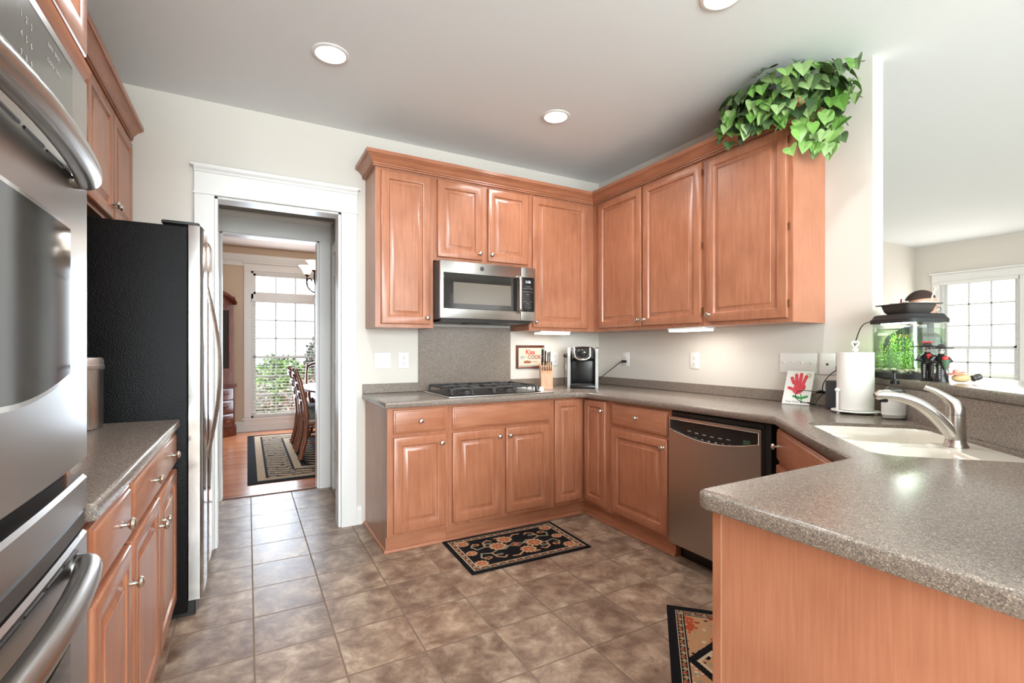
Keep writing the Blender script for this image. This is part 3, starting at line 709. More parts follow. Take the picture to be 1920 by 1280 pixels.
# door panel: face with the recess cut out
def dw_door():
    mb = MB(FD2)
    sm = smile(); out = [(.002, .105), (W - .030, .105), (W - .030, .838), (.002, .838)]
    ov = [mb.v((a, .030, c)) for a, c in out]; bv = [mb.v((a, -.002, c)) for a, c in out]
    iv = [mb.v((a, .030, c)) for a, c in sm]; jv = [mb.v((a, .004, c + (.004 if c < zc1 - .001 else -.002))) for a, c in sm]
    for A, B in ((ov, bv), (iv, jv)):
        for i in range(len(A)): mb.f([A[i], A[(i + 1) % len(A)], B[(i + 1) % len(B)], B[i]])
    mb.f(bv); mb.f(jv)
    es = [mb.bm.edges.get((L[i], L[(i + 1) % len(L)])) for L in (ov, iv) for i in range(len(L))]
    bmesh.ops.triangle_fill(mb.bm, edges=es, use_beauty=True)
    return mb
dd = build('door', dw_door(), STEELD, dwsh, smooth=False)
mb = MB(FD2); sm = smile(); mb.loft([[(a, .0045, c) for a, c in sm], [(a, .0065, c) for a, c in sm]]); build('control_face', mb, BLACK, dwsh, smooth=False)
mb = MB(FD2); sm = smile(); mb.tube([(a, .031, c) for a, c in sm], .0022, 6, closed=True); build('bright_edge', mb, CHROME, dd)
mb = MB(FD2)
for k in range(9):
    a = .09 + k * .043; mb = MB(FD2); mb.lathe([(.006, 0), (.006, .002), (.0005, .002)], (a, .0067, .752 - .026 * math.sin(PI * (a - .02) / .55)), 10, Matrix.Rotation(-PI / 2, 4, 'X'), 1.4); build('button', mb, INK, dwsh)
for k in range(6):
    mb = MB(FD2); a = .12 + k * .05; mb.box(a, a + .022, .0067, .0075, .776 - .022 * math.sin(PI * (a - .02) / .55), .780 - .022 * math.sin(PI * (a - .02) / .55)); build('button_legend', mb, INK, dwsh)
mb = MB(FD2); mb.box(.465, .505, .0067, .008, .748, .772); build('display', mb, GREEND, dwsh, smooth=False)

# ---- double wall oven in its tall cabinet (a = y, faces +x)
FO = FR((-3.13, -3.04, 0), (0, 1, 0), (1, 0, 0))      # a=0 at the rear end, b=0 cabinet face
tower = thing('oven_cabinet', 'tall maple oven cabinet filling the left edge of the view', 'cabinet', (-3.44, -2.62, 0))
mb = MB(); mb.box(X0 + .003, -3.131, -3.04, -2.206, .10, .40); mb.box(X0 + .003, -3.131, -3.04, -3.02, .40, 2.418); mb.box(X0 + .003, -3.131, -2.226, -2.206, .40, 2.418); mb.box(X0 + .003, -3.131, -3.02, -2.226, 1.80, 2.418); mb.box(X0 + .003, X0 + .02, -3.02, -2.226, .4, 1.8)
body(tower, mb)
mb = MB(); mb.box(X0 + .05, -3.19, -3.04, -2.206, 0, .0995); build('toe_kick', mb, WOODH, tower, smooth=False)
add_door(tower, FO, .03, .412, 1.80, 2.40, (.385, 1.85), b=.011); add_door(tower, FO, .422, .812, 1.80, 2.40, (.447, 1.85), b=.011)
mb = MB(FO); mb.loft([[(0, .0, 1.755), (0, .014, 1.757), (0, .030, 1.768), (0, .034, 1.780), (0, .028, 1.79), (0, .0, 1.795)], [(.825, .0, 1.755), (.825, .014, 1.757), (.825, .030, 1.768), (.825, .034, 1.780), (.825, .028, 1.79), (.825, .0, 1.795)]]); build('rail_moulding', mb, WOODH, tower)
oven = thing('double_wall_oven', 'stainless double wall oven with thick bowed handles, left foreground', 'oven', (-3.3, -2.62, .42))
a0, a1 = .028, .812
mb = MB(FO); mb.box(a0 + .02, a1 - .02, -.50, -.001, .42, 1.74); build('chassis', mb, BLACKM, oven, smooth=False)
def bowed(mb, za, zb_, b0, bf, bow, n=18, pad=0, edge=.006):
    """front panel bowed outwards along a"""
    rings = []
    for k in range(-1, n + 2):
        a = a0 + pad + (a1 - a0 - 2 * pad) * k / n if 0 < k < n else {-1: a0 + pad, 0: a0 + pad + .004, n: a1 - pad - .004, n + 1: a1 - pad}[k]
        t = (a - a0) / (a1 - a0); f = bf + bow * (1 - (2 * t - 1) ** 2)
        if k in (-1, n + 1): f -= .004
        rings.append([(a, b0, za), (a, f - edge, za), (a, f, za + edge), (a, f, zb_ - edge), (a, f - edge, zb_), (a, b0, zb_)])
    return mb.loft(rings)
mb = MB(FO); bowed(mb, 1.582, 1.752, .0, .030, .0); cpn = build('control_panel', mb, STEELO, oven)
mb = MB(FO); mb.box(a0 + .09, a1 - .105, .0302, .034, 1.602, 1.725, .003, 1); build('control_glass', mb, mat('grey_glass', S(96, 93, 87), .14, spec=.5), cpn)
mb = MB(FO); mb.box(a0 + .085, a1 - .100, .0295, .0315, 1.596, 1.731, .001, 1); build('glass_bezel', mb, BLACK, cpn, smooth=False)
mb = MB(FO)
for r, row in enumerate(('1   2   3', '4   5   6', '7   8   9')): mb.text(row, .013, .50, 1.685 - r * .027, .0346)
mb.text('BAKE   BROIL', .009, .61, 1.700, .0346); mb.text('CLOCK  TIMER', .009, .61, 1.675, .0346)
build('key_legends', mb, INK, cpn, smooth=False)
def oven_door(nm, z0, z1, w0, w1, hz, flip, slots):
    d = MB(FO); bowed(d, z0, z1, .0, .030, .010); dr = build(nm, d, STEELO, oven)
    fr = lambda a: .030 + .010 * (1 - (2 * (a - a0) / (a1 - a0) - 1) ** 2)
    # window: outline with a bowed lower edge, sitting proud of the door by a bezel
    A0, A1 = a0 + .145, a1 - .145; n = 16
    def outline(gr):
        top = [(A0 - gr + (A1 - A0 + 2 * gr) * k / n, w1 + gr) for k in range(n + 1)]
        bot = [(A1 + gr - (A1 - A0 + 2 * gr) * k / n, w0 - gr - .03 * math.sin(PI * k / n)) for k in range(n + 1)]
        return top + bot
    def sheet(poly, e):
        m = MB(FO)
        nn = n + 1
        rows = []
        for i in range(nn):
            (a, zt_), (_, zb2) = poly[i], poly[2 * nn - 1 - i]
            rows.append([(a, fr(a) + .0002, zb2), (a, fr(a) + e, zb2), (a, fr(a) + e, zt_), (a, fr(a) + .0002, zt_)])
        return m.loft(rows)
    build('window_bezel', sheet(outline(.008), .002), CHROME, dr, smooth=False)
    build('window_glass', sheet(outline(0), .0045), OGLASS, dr, smooth=True)
    m = MB(FO)
    for k in range(slots):
        w = (a1 - a0 - .16) / slots; a = a0 + .08 + k * w
        za = hz + (-.010 if not flip else .020)
        m.box(a + .006, a + w - .006, fr(a + w / 2) - .004, fr(a + w / 2) + .002, za, za + .009, .003, 1)
    build('vent_slot', m, BLACK, dr, smooth=False)
    # thick tubular handle bowed outwards
    h0, h1 = a0 + .097, a1 - .097
    q = .058
    arc = [(h0 + (h1 - h0) * k / 12, q + .020 * math.sin(PI * k / 12), hz) for k in range(2, 11)]
    pts = [(h0, .028, hz), (h0, .040, hz)] + bez((h0 + .001, .048, hz), (h0 + .006, .057, hz), (h0 + .03, q, hz), (h0 + .06, q + .006, hz), 6) + arc + bez((h1 - .06, q + .006, hz), (h1 - .03, q, hz), (h1 - .006, .057, hz), (h1 - .001, .048, hz), 6) + [(h1, .040, hz), (h1, .028, hz)]
    m = MB(FO); m.tube(pts, .0205, 18); build('handle', m, STEELO, dr, ang=60)
    return dr
oven_door('upper_door', 1.010, 1.574, 1.185, 1.432, 1.535, 0, 7)
oven_door('lower_door', .44, .874, .56, .72, .835, 1, 7)
mb = MB(FO); bowed(mb, .916, .982, .0, .030, .010); build('trim_rail', mb, STEELO, oven)
mb = MB(FO); bowed(mb, .8765, .9155, .0, .026, .010, pad=.002); build('trim_band', mb, DGREY, oven)

# ---- refrigerator (a = y, faces +x)
fg = thing('refrigerator', 'black-sided side-by-side refrigerator with stainless doors next to the doorway', 'refrigerator', (-3.36, -.48, 0))
fy0, fy1, fx = -.852, -.085, -3.062
BLKF = mat('textured_black', S(12, 11, 12), .42, bump=1.0, bscale=170, spec=.18)
mb = MB(); mb.box(X0 + .04, fx, fy0, fy1, .03, 1.782, .006, 2); build('cabinet_body', mb, BLKF, fg)
mb = MB(); mb.box(-3.55, fx + .03, fy0 + .02, fy1 - .02, .008, .075, .004, 1); mb.cyl((fx - .04, fy0 + .05, .018), (fx - .04, fy0 + .08, .018), .018, 14); mb.cyl((fx - .04, fy1 - .08, .018), (fx - .04, fy1 - .05, .018), .018, 14); mb.cyl((-3.6, fy0 + .05, .018), (-3.6, fy0 + .08, .018), .018, 14); build('base_grille', mb, BLACK, fg)
seam = -.50
def fdoor(nm, ya, yb):
    prof = []
    n = 10
    poly = [(fx + .004, ya), (fx + .050, ya)]
    for k in range(n + 1):
        t = k / n; y = ya + (yb - ya) * t
        e = min(1, min(t, 1 - t) / .06); poly.append((fx + .054 + .008 * math.sin(PI * t) - .006 * (1 - e), y))
    poly += [(fx + .050, yb), (fx + .004, yb)]
    mb = MB(); mb.prism(poly, .085, 1.79); return build(nm, mb, STEELF, fg, ang=30)
dA = fdoor('freezer_door', fy0, seam - .003); dB = fdoor('fridge_door', seam + .003, fy1)
for nm, ym, sg, dr in (('handle', seam, -1, dA), ('handle', seam, 1, dB)):
    mb = MB(); n = 24; rings = []
    for k in range(n + 1):
        t = k / n; z = .655 + .90 * t
        w = math.sin(PI * t); yy = ym + sg * .030; out = fx + .058 + .058 * w
        wd = .007 + .011 * min(1, w * 2)
        rings.append([(out - .014, yy - wd, z), (out - .002, yy - wd * .8, z), (out + .003, yy, z), (out - .002, yy + wd * .8, z), (out - .014, yy + wd, z)])
    mb.loft(rings); build(nm, mb, STEELV, dr, ang=60)
mb = MB(); mb.box(-3.16, fx + .045, fy0 + .01, fy0 + .09, 1.7905, 1.806, .004, 1); build('hinge_cover', mb, BLACK, fg)
mb = MB(); mb.box(-3.16, fx + .045, fy1 - .09, fy1 - .01, 1.7905, 1.806, .004, 1); build('hinge_cover', mb, BLACK, fg)

# ---- left run: base cabinets, worktop, wall cabinets
FLB = FR((-3.118, 0, 0), (0, 1, 0), (1, 0, 0))
l1 = thing('base_cabinet', 'maple base cabinet with one knob drawer, next to the wall oven', 'cabinet', (-3.43, -2.0, 0), 'maple base cabinets')
carcass(l1, (X0 + .004, -3.119, -2.203, -1.812, .10, ZC), (X0 + .1, -3.155, -2.203, -1.812, 0, .0995))
add_drawer(l1, FLB, -2.19, -1.825, .718, .86, [(-1.955, .79)]); add_door(l1, FLB, -2.19, -1.825, .115, .697, (-1.85, .60))
l2 = thing('base_cabinet', 'maple base cabinet with a wide two-knob drawer, beside the refrigerator', 'cabinet', (-3.43, -1.33, 0), 'maple base cabinets')
carcass(l2, (X0 + .004, -3.119, -1.811, -.872, .10, ZC), (X0 + .1, -3.155, -1.811, -.872, 0, .0995))
add_drawer(l2, FLB, -1.798, -.885, .718, .86, [(-1.49, .79), (-1.06, .79)]); add_door(l2, FLB, -1.798, -1.347, .115, .697, (-1.375, .60)); add_door(l2, FLB, -1.335, -.885, .115, .697, (-1.307, .60))
wt2 = thing('worktop', 'short grey speckled worktop between the oven and the refrigerator', 'countertop', (-3.4, -1.5, ZC))
mb = MB(); slab_top(mb, [(X0 + .003, -2.2025), (-3.09, -2.2025), (-3.09, -.862), (X0 + .003, -.862)], ZC + .0015, CT, .010); build('countertop', mb, COUNTER, wt2, ang=50)
mb = MB(); mb.box(X0 + .003, X0 + .022, -2.2, -.87, CT + .0005, CT + .066, .002, 1); build('backsplash', mb, COUNTER, wt2, smooth=False)
FLU = FR((-3.42, 0, 0), (0, 1, 0), (1, 0, 0))
w1 = thing('wall_cabinet', 'two-door maple wall cabinet above the refrigerator', 'cabinet', (-3.58, -.46, 1.845), 'maple wall cabinets')
mb = MB(); mb.box(X0 + .003, -3.421, -.90, -.004, 1.845, zt); body(w1, mb)
add_door(w1, FLU, -.885, -.452, 1.866, 2.40, (-.478, 1.935)); add_door(w1, FLU, -.438, -.015, 1.866, 2.40, (-.412, 1.935))
w2 = thing('wall_cabinet', 'maple wall cabinet on the left wall, between the oven cabinet and the refrigerator', 'cabinet', (-3.58, -1.55, zb), 'maple wall cabinets')
mb = MB(); mb.box(X0 + .003, -3.421, -2.203, -.901, zb, zt); body(w2, mb)
for q in (-2.19, -1.552): add_door(w2, FLU, q, q + .63, 1.395, 2.40, (q + (.6 if q < -2 else .03), 1.44))
mb = MB(); mb.sweep([(X0 + .003, -.0035), (-3.4195, -.0035), (-3.4195, -2.205)][1:], [(o + .0135, z + .0135) for o, z in CROWN], -1)
solo('crown_moulding', mb, WOODH, 'maple crown moulding above the refrigerator cabinets on the left wall', 'moulding', ang=24)

# ---- sink (bowls modelled as a height field in the diagonal frame)
def sd(px, py, cx, cy, hx, hy, r):
    qx, qy = abs(px - cx) - hx + r, abs(py - cy) - hy + r
    return math.hypot(max(qx, 0), max(qy, 0)) + min(max(qx, qy), 0) - r
def sstep(x): x = max(0, min(1, x)); return x * x * (3 - 2 * x)
mb = MB(); ns, nt_ = 96, 66; G = []
sc0, tc0 = (SK0 + SK1) / 2, (TK0 + TK1) / 2
for i in range(ns + 1):
    row = []
    for j in range(nt_ + 1):
        sv = SK0 - .018 + (SK1 - SK0 + .036) * i / ns; tv = TK0 - .018 + (TK1 - TK0 + .036) * j / nt_
        dB1 = -sd(sv, tv, 2.285, 1.312, .165, .203, .07); dB2 = -sd(sv, tv, 2.650, 1.245, .120, .136, .07)
        o = -sd(sv, tv, sc0, tc0, (SK1 - SK0) / 2, (TK1 - TK0) / 2, .07)
        z = CT - .030 + .018 * sstep(o / .012)
        z -= .012 * sstep(max(0, 1 - abs(sv - 2.49) / .06)) * (1 if tv < 1.37 else 0)
        z -= .165 * sstep(dB1 / .035) + .165 * sstep(dB2 / .035)
        row.append(mb.v(ST(sv, tv, min(z, ZC - .002 if o < .001 else 9))))
    G.append(row)
for i in range(ns):
    for j in range(nt_): mb.f([G[i][j], G[i + 1][j], G[i + 1][j + 1], G[i][j + 1]])
snk = thing('sink', 'bisque double-bowl sink set diagonally into the worktop', 'sink', ST(sc0, tc0, .72))
build('basin', mb, PORC, snk, ang=70)
for sv, tv in ((2.285, 1.312), (2.65, 1.245)):
    x, y, _ = ST(sv, tv, 0); zf = CT - .012 - .165
    mb = MB(); mb.lathe([(.043, zf + .001), (.043, zf + .004), (.03, zf + .002), (.0005, zf + .001)], (x, y, 0), 20); build('drain', mb, CHROME, snk)
# ---- faucet
fx_, fy_ = -.762, -2.782; fz = CT - .0115
fa = thing('faucet', 'brushed nickel single-lever pull-out kitchen faucet at the sink', 'faucet', (fx_, fy_, fz))
mb = MB(); mb.lathe([(.034, 0), (.033, .004), (.029, .012), (.027, .022), (.0265, .024)], (fx_, fy_, fz), 28); build('base_ring', mb, NICKEL, fa)
mb = MB(); mb.lathe([(.0265, .0245), (.0265, .06), (.026, .098), (.0255, .105)], (fx_, fy_, fz), 28); build('column', mb, NICKEL, fa)
sdir = Vector((-.76, .65, 0)).normalized()
def fp(d, z, side=0): return (fx_ + sdir.x * d - sdir.y * side, fy_ + sdir.y * d + sdir.x * side, fz + z)
sp = bez(fp(.0, .030), fp(.04, .085), fp(.085, .138), fp(.14, .155), 12)
mb = MB(); mb.tube(sp, [.024 - .007 * k / 12 for k in range(13)], 18); build('spout', mb, NICKEL, fa)
mb = MB(); mb.tube([fp(.140, .155), fp(.165, .163), fp(.195, .167), fp(.225, .167), fp(.238, .164)], [.0175, .016, .018, .018, .009], 16); wand = build('spray_head', mb, NICKEL, fa)
mb = MB(); mb.cyl(fp(.212, .154), fp(.212, .144), .0145, 16, .0125); build('spray_face', mb, BLACK, wand)
mb = MB(); mb.box(-.016, .016, -.006, .006, -.003, .003, .002, 2); mb.bm.transform(Matrix.Translation(fp(.172, .1825)) @ Matrix.Rotation(math.atan2(sdir.y, sdir.x), 4, 'Z')); build('spray_button', mb, DGREY, wand)
mb = MB(); hd = Vector((-.30, .55, 0)).normalized()
def hp(d, z): return (fx_ + hd.x * d, fy_ + hd.y * d, fz + z)
mb.tube([hp(0, .106), hp(0, .126), hp(.008, .146), hp(.028, .166), hp(.054, .184), hp(.078, .194)], [.0255, .025, .0195, .012, .0098, .0085], 16); build('lever', mb, NICKEL, fa)

# ================================================================== LIGHT FITTINGS
for k, (lx, ly, lab) in enumerate(((-2.45, -.86, 'recessed ceiling light nearest the doorway'), (-1.065, -.87, 'recessed ceiling light in front of the microwave'), (-1.04, -2.10, 'recessed ceiling light near the ivy, cut by the top edge of the view'), (-2.45, -2.10, 'recessed ceiling light above the gap between oven and peninsula'))):
    r = thing('recessed_light', 'round white ' + lab, 'light', (lx, ly, H - .008), 'recessed ceiling lights')
    mb = MB(); mb.lathe([(.092, H - .0005), (.092, H - .004), (.086, H - .0075), (.074, H - .0075), (.072, H - .003), (.072, H - .0005)], (lx, ly, 0), 40, cap=False); build('trim_ring', mb, TRIM, r)
    mb = MB(); mb.lathe([(.071, H - .001), (.071, H - .004), (.05, H - .0065), (.0005, H - .007)], (lx, ly, 0), 40); build('lens', mb, LAMP, r)
    light('can_light', 'SPOT', (lx, ly, H - .03), (0, 0, 0), 28, (.95, .97, 1), spot_size=math.radians(150), spot_blend=.6, shadow_soft_size=.06)
for lab, bx in (('white under-cabinet light bar right of the microwave', (-.82, -.53, -.30, -.19)), ('white under-cabinet light bar on the right wall run', (-.30, -.19, -1.40, -1.10))):
    r = thing('under_cabinet_light', lab, 'light', ((bx[0] + bx[1]) / 2, (bx[2] + bx[3]) / 2, 1.345), 'under-cabinet lights')
    mb = MB(); mb.box(*bx, 1.358, 1.3715, .003, 1); build('housing', mb, PLATE, r)
    mb = MB(); mb.box(bx[0] + .006, bx[1] - .006, bx[2] + .006, bx[3] - .006, 1.345, 1.3579, .003, 1); build('diffuser', mb, UCL, r)
    light('bar_light', 'AREA', ((bx[0] + bx[1]) / 2, (bx[2] + bx[3]) / 2, 1.342), (0, 0, 0), 1.3, WARM, shape='RECTANGLE', size=bx[1] - bx[0], size_y=bx[3] - bx[2])

# ================================================================== WALL PLATES
FWB = FR((0, -.0005, 0), (1, 0, 0), (0, -1, 0)); FWR = FR((-.0005, 0, 0), (0, -1, 0), (-1, 0, 0))
def plate(F, a0, a1, c0, c1, kind, label, name, cat, group=None, n=1):
    o = F @ Vector(((a0 + a1) / 2, 0, c0)); r = thing(name, label, cat, o, group)
    mb = MB(F); mb.box(a0, a1, 0, .006, c0, c1, .003, 2); build('cover_plate', mb, PLATE, r)
    for k in range(n):
        am = a0 + (a1 - a0) * (k + .5) / n; cm = (c0 + c1) / 2
        if kind == 'switch':
            mb = MB(F); mb.box(am - .005, am + .005, .0061, .007, cm - .012, cm + .012); mb.loft([[(am - .004, .007, cm - .002), (am + .004, .007, cm - .002), (am + .004, .007, cm + .009), (am - .004, .007, cm + .009)], [(am - .003, .016, cm + .006), (am + .003, .016, cm + .006), (am + .003, .016, cm + .012), (am - .003, .016, cm + .012)]]); build('toggle', mb, PLATE, r)
        elif kind == 'outlet':
            for dz in (-.021, .021):
                mb = MB(F); mb.lathe([(.0165, .0061), (.0165, .0072), (.0155, .0078), (.0005, .0078)], (am, 0, cm + dz), 20, Matrix.Rotation(-PI / 2, 4, 'X')); so = build('socket', mb, PLATE, r)
                mb = MB(F)
                for da in (-.006, .006): mb.box(am + da - .0011, am + da + .0011, .0079, .0082, cm + dz - .002, cm + dz + .007)
                mb.box(am - .002, am + .002, .0079, .0082, cm + dz - .010, cm + dz - .006); build('slots', mb, PLATED, so, smooth=False)
        else:
            mb = MB(F); mb.box(am - .006, am + .006, .0061, .0075, cm - .008, cm + .004); build('jack', mb, PLATED, r, smooth=False)
    return r
plate(FWB, -2.035, -1.917, 1.085, 1.203, 'switch', 'white double light switch plate beside the doorway', 'switch_plate', 'switch', None, 2)
OG = 'white wall outlets'
plate(FWB, -1.862, -1.782, 1.085, 1.203, 'outlet', 'white outlet between the double switch and the cooktop splash panel', 'wall_outlet', 'outlet', OG)
plate(FWB, -.53, -.452, 1.085, 1.203, 'outlet', 'white outlet partly hidden behind the knife block', 'wall_outlet', 'outlet', OG)
plate(FWR, .325, .405, 1.085, 1.203, 'outlet', 'white outlet with the coffee maker plugged in', 'wall_outlet', 'outlet', OG)
plate(FWR, 1.04, 1.12, 1.085, 1.203, 'outlet', 'empty white outlet in the middle of the right wall', 'wall_outlet', 'outlet', OG)
plate(FWR, 1.712, 1.926, 1.085, 1.203, 'switch', 'white four-switch plate behind the handprint card', 'switch_plate', 'switch', None, 4)
plate(FWR, 1.941, 2.025, 1.085, 1.203, 'jack', 'white phone jack plate right of the four switches', 'phone_plate', 'wall plate')
plate(FWR, 2.032, 2.112, 1.085, 1.203, 'outlet', 'white outlet behind the paper towels with a black adapter', 'wall_outlet', 'outlet', OG)

# ================================================================== COUNTER ITEMS
# framed stitched picture
pf = thing('framed_picture', 'small framed stitched sign reading Kiss the COOK on the wall', 'picture', (-.737, -.01, 1.066))
FP = FR((-.874, -.0008, 1.066), (1, 0, 0), (0, -1, 0)); pw, ph = .274, .194
mb = MB(FP); mb.rect_rings(pw, ph, [(0, 0), (0, .010), (.004, .015), (.010, .016), (.018, .012), (.021, .008), (.021, .004)]); build('frame', mb, CHERRY, pf, ang=20)
mb = MB(FP); mb.box(.0215, pw - .0215, .0041, .0055, .0215, ph - .0215); can = build('stitched_cloth', mb, mat('oatmeal_cloth', S(206, 196, 178), .9, bump=.3, bscale=600), pf, smooth=False)
mb = MB(FP); mb.text('Kiss', .056, pw * .50, .118, .0058, bold=.0016); build('lettering', mb, mat('red_thread', S(206, 50, 34), .9), can, smooth=False)
mb = MB(FP); mb.text('the', .044, pw * .255, .080, .0058, bold=.0012); build('lettering', mb, mat('grey_thread', S(138, 148, 140), .9), can, smooth=False)
mb = MB(FP); mb.text('COOK', .044, pw * .645, .080, .0058, bold=.0014); build('lettering', mb, mat('brown_thread', S(150, 84, 66), .9), can, smooth=False)
mb = MB(FP); mb.box(.075, .140, .0056, .006, .042, .052); mb.box(.072, .142, .0056, .006, .052, .062); mb.box(.095, .12, .0056, .006, .062, .066); mb.box(.142, .205, .0056, .006, .052, .056); build('stitched_pan', mb, mat('tan_thread', S(150, 98, 62), .9), can, smooth=False)

# knife block with knives (rotated towards the room)
KB = RZ(-.730, -.235, CT + .0005, -26)
kb = thing('knife_block', 'light wood knife block left of the coffee maker', 'knife block', KB.translation)
mb = MB(KB); prof = [(-.075, 0), (.075, 0), (.075, .205), (.015, .190), (-.045, .168), (-.075, .115)]
mb.prism(prof, -.046, .046, 'x'); kbo = build('block', mb, BLOCKW, kb, smooth=False)
def knife(label, a, b, z, L, r, tilt):
    o = KB @ Vector((a, b, z)); k = thing('knife', label, 'knife', o, 'knives in the wooden block')
    R = KB @ Matrix.Translation((a, b, z)) @ Matrix.Rotation(math.radians(tilt), 4, 'X')
    mb = MB(R); mb.lathe([(.0005, .0005), (r * .8, .001), (r, .012), (r * .85, L * .45), (r * 1.05, L * .8), (r * .95, L - .006), (.002, L)], (0, 0, 0), 12, None, .62, 1.0); build('handle', mb, BLACK, k)
    mb = MB(R)
    for q in (.22, .5, .78): mb.cyl((-r * .64, 0, L * q), (r * .64, 0, L * q), .0022, 8)
    build('rivet', mb, CHROME, k)
for i in range(6): knife('black-handled steak knife, %s from the left in the lower row of the block' % ('first second third fourth fifth sixth'.split()[i]), -.034 + .0136 * i, -.060, .142, .082, .0062, 22)
knife('largest black knife handle at the left of the block', -.030, .000, .187, .135, .013, 12)
knife('middle tall black knife handle in the block', -.004, .012, .192, .115, .0105, 12)
knife('short black knife handle behind the middle one in the block', .018, .022, .195, .098, .009, 12)
knife('rightmost upper black knife handle in the block', .034, .030, .198, .098, .008, 12)

# coffee maker
CM = RZ(-.405, -.300, CT + .0005, -40)
cm = thing('coffee_maker', 'black and silver single-cup coffee maker in the counter corner', 'coffee maker', CM.translation)
mb = MB(CM); mb.box(-.098, .098, -.155, .13, .0, .030, .008, 2); build('drip_base', mb, BLACK, cm)
mb = MB(CM); mb.box(-.098, .098, -.02, .13, .030, .300, .012, 2); build('column', mb, BLACK, cm)
mb = MB(CM); mb.loft([[(-.095, -.02, .215), (.095, -.02, .215), (.095, -.02, .30), (-.095, -.02, .30)], [(-.09, -.11, .225), (.09, -.11, .225), (.09, -.10, .318), (-.09, -.10, .318)], [(-.075, -.145, .24), (.075, -.145, .24), (.075, -.13, .315), (-.075, -.13, .315)]]); build('brew_head', mb, BLACK, cm)
mb = MB(CM); mb.lathe([(.088, .300), (.086, .318), (.07, .330), (.0005, .334)], (0, -.02, 0), 28, None, 1, 1.1); build('lid', mb, BLACK, cm)
mb = MB(CM); mb.tube([(-.062, -.125, .325), (-.062, -.155, .29), (-.058, -.160, .255)] + bez((-.055, -.162, .25), (-.04, -.168, .222), (.04, -.168, .222), (.055, -.162, .25), 8) + [(.058, -.160, .255), (.062, -.155, .29), (.062, -.125, .325)], .0085, 10); build('lift_handle', mb, CHROME, cm)
mb = MB(CM); mb.ball((0, -.146, .285), .042, 1, .42, .8, 20); build('button_dome', mb, mat('smoked_black', S(40, 36, 32), .08), cm)
for sx in (-1, 1):
    mb = MB(CM); x0_, x1_ = (.099, .122) if sx > 0 else (-.122, -.099)
    P_ = [(-.118, 0), (.125, 0), (.140, .20), (.128, .285), (.09, .325), (-.02, .328), (-.07, .315), (-.100, .27), (-.110, .235)]
    mb.prism([(y, z) for y, z in P_], x0_, x1_, 'x'); build('side_panel', mb, mat('silver_plastic%d' % (sx + 1), S(172, 170, 166), .35, .35), cm, ang=30)
mb = MB(CM); mb.box(-.125, -.155, -.09, .10, .012, .245, .010, 2); build('water_tank', mb, CLEAR, cm)
mb = MB(CM); mb.box(-.157, -.1235, -.094, .104, .246, .275, .008, 2); build('tank_lid', mb, BLACK, cm)
mb = MB(CM); mb.box(-.085, .085, -.150, -.03, .0305, .034, .002, 1)
for k in range(7): mb.box(-.07 + k * .022, -.058 + k * .022, -.145, -.04, .0341, .036)
build('drip_grid', mb, DGREY, cm, smooth=False)
c0 = CM @ Vector((.11, .11, .05))
pl = Vector((-.012, -.366, 1.123))
mb = MB(); mb.tube(bez(tuple(c0), (-.21, -.22, .95), (-.12, -.30, 1.05), (-.055, -.352, 1.115), 14) + [(-.040, -.366, 1.123)], .0045, 8); cord = build('power_cord', mb, BLACK, cm)
mb = MB(); mb.box(-.045, -.0085, -.382, -.350, 1.112, 1.134, .005, 2); build('plug', mb, BLACK, cord)

# handprint card leaning on the wall
cb0 = Vector((-.128, -1.800, CT + .0005)); cb1 = Vector((-.100, -1.938, CT + .0005))
u_ = (cb1 - cb0).normalized(); up_ = (Vector((-.026, -1.83, 1.106)) - cb0); up_ = (up_ - u_ * up_.dot(u_)).normalized(); n_ = u_.cross(up_)
if n_.x > 0: n_ = -n_
CD = Matrix(((u_.x, n_.x, up_.x, cb0.x), (u_.y, n_.y, up_.y, cb0.y), (u_.z, n_.z, up_.z, cb0.z), (0, 0, 0, 1)))
cd = thing('handprint_card', 'white card with a red handprint flower leaning against the wall', 'card', cb0)
mb = MB(CD); mb.box(0, .141, 0, .003, 0, .205); build('card_board', mb, mat('card_white', S(238, 236, 232), .6), cd, smooth=False)
def blob(mb, pts, r, b=.0034, n=10):
    """flat painted strokes: capsules"""
    for (x, z), (X, Z) in zip(pts, pts[1:]):
        dx, dz = X - x, Z - z; L = math.hypot(dx, dz) or 1e-6; a = math.atan2(dz, dx)
        P_ = [(X + r * math.cos(a + t), Z + r * math.sin(a + t)) for t in [(-.5 + k / n) * PI for k in range(n + 1)]] + [(x + r * math.cos(a + t), z + r * math.sin(a + t)) for t in [(.5 + k / n) * PI for k in range(n + 1)]]
        mb.f([mb.v((px, b, pz)) for px, pz in P_]); b += .00006
mb = MB(CD)
blob(mb, [(.070, .088), (.082, .105)], .027); blob(mb, [(.068, .112), (.086, .112)], .020, .0036)
for q in ([(.045, .128), (.031, .160)], [(.060, .135), (.052, .180)], [(.077, .138), (.077, .185)], [(.094, .130), (.104, .172)], [(.052, .088), (.024, .098)]): blob(mb, q, .0088, .0038)
build('handprint', mb, mat('red_paint', S(222, 70, 84), .5, var=.25, bscale=70), cd, smooth=False)
mb = MB(CD); blob(mb, [(.088, .062), (.096, .045), (.098, .010)], .0028)
blob(mb, [(.055, .048), (.092, .038)], .0072, .0036); blob(mb, [(.094, .038), (.122, .050)], .0072, .0037); build('painted_leaves', mb, mat('green_paint', S(46, 140, 62), .5), cd, smooth=False)
mb = MB(CD)
for k in range(5): blob(mb, [(.115 + .010 * math.cos(k * 1.256), .178 + .010 * math.sin(k * 1.256)), (.1151 + .010 * math.cos(k * 1.256), .178 + .010 * math.sin(k * 1.256))], .0055, .0034 + k * .0001)
build('bee_doodle', mb, mat('olive_ink', S(196, 190, 160), .6), cd, smooth=False)
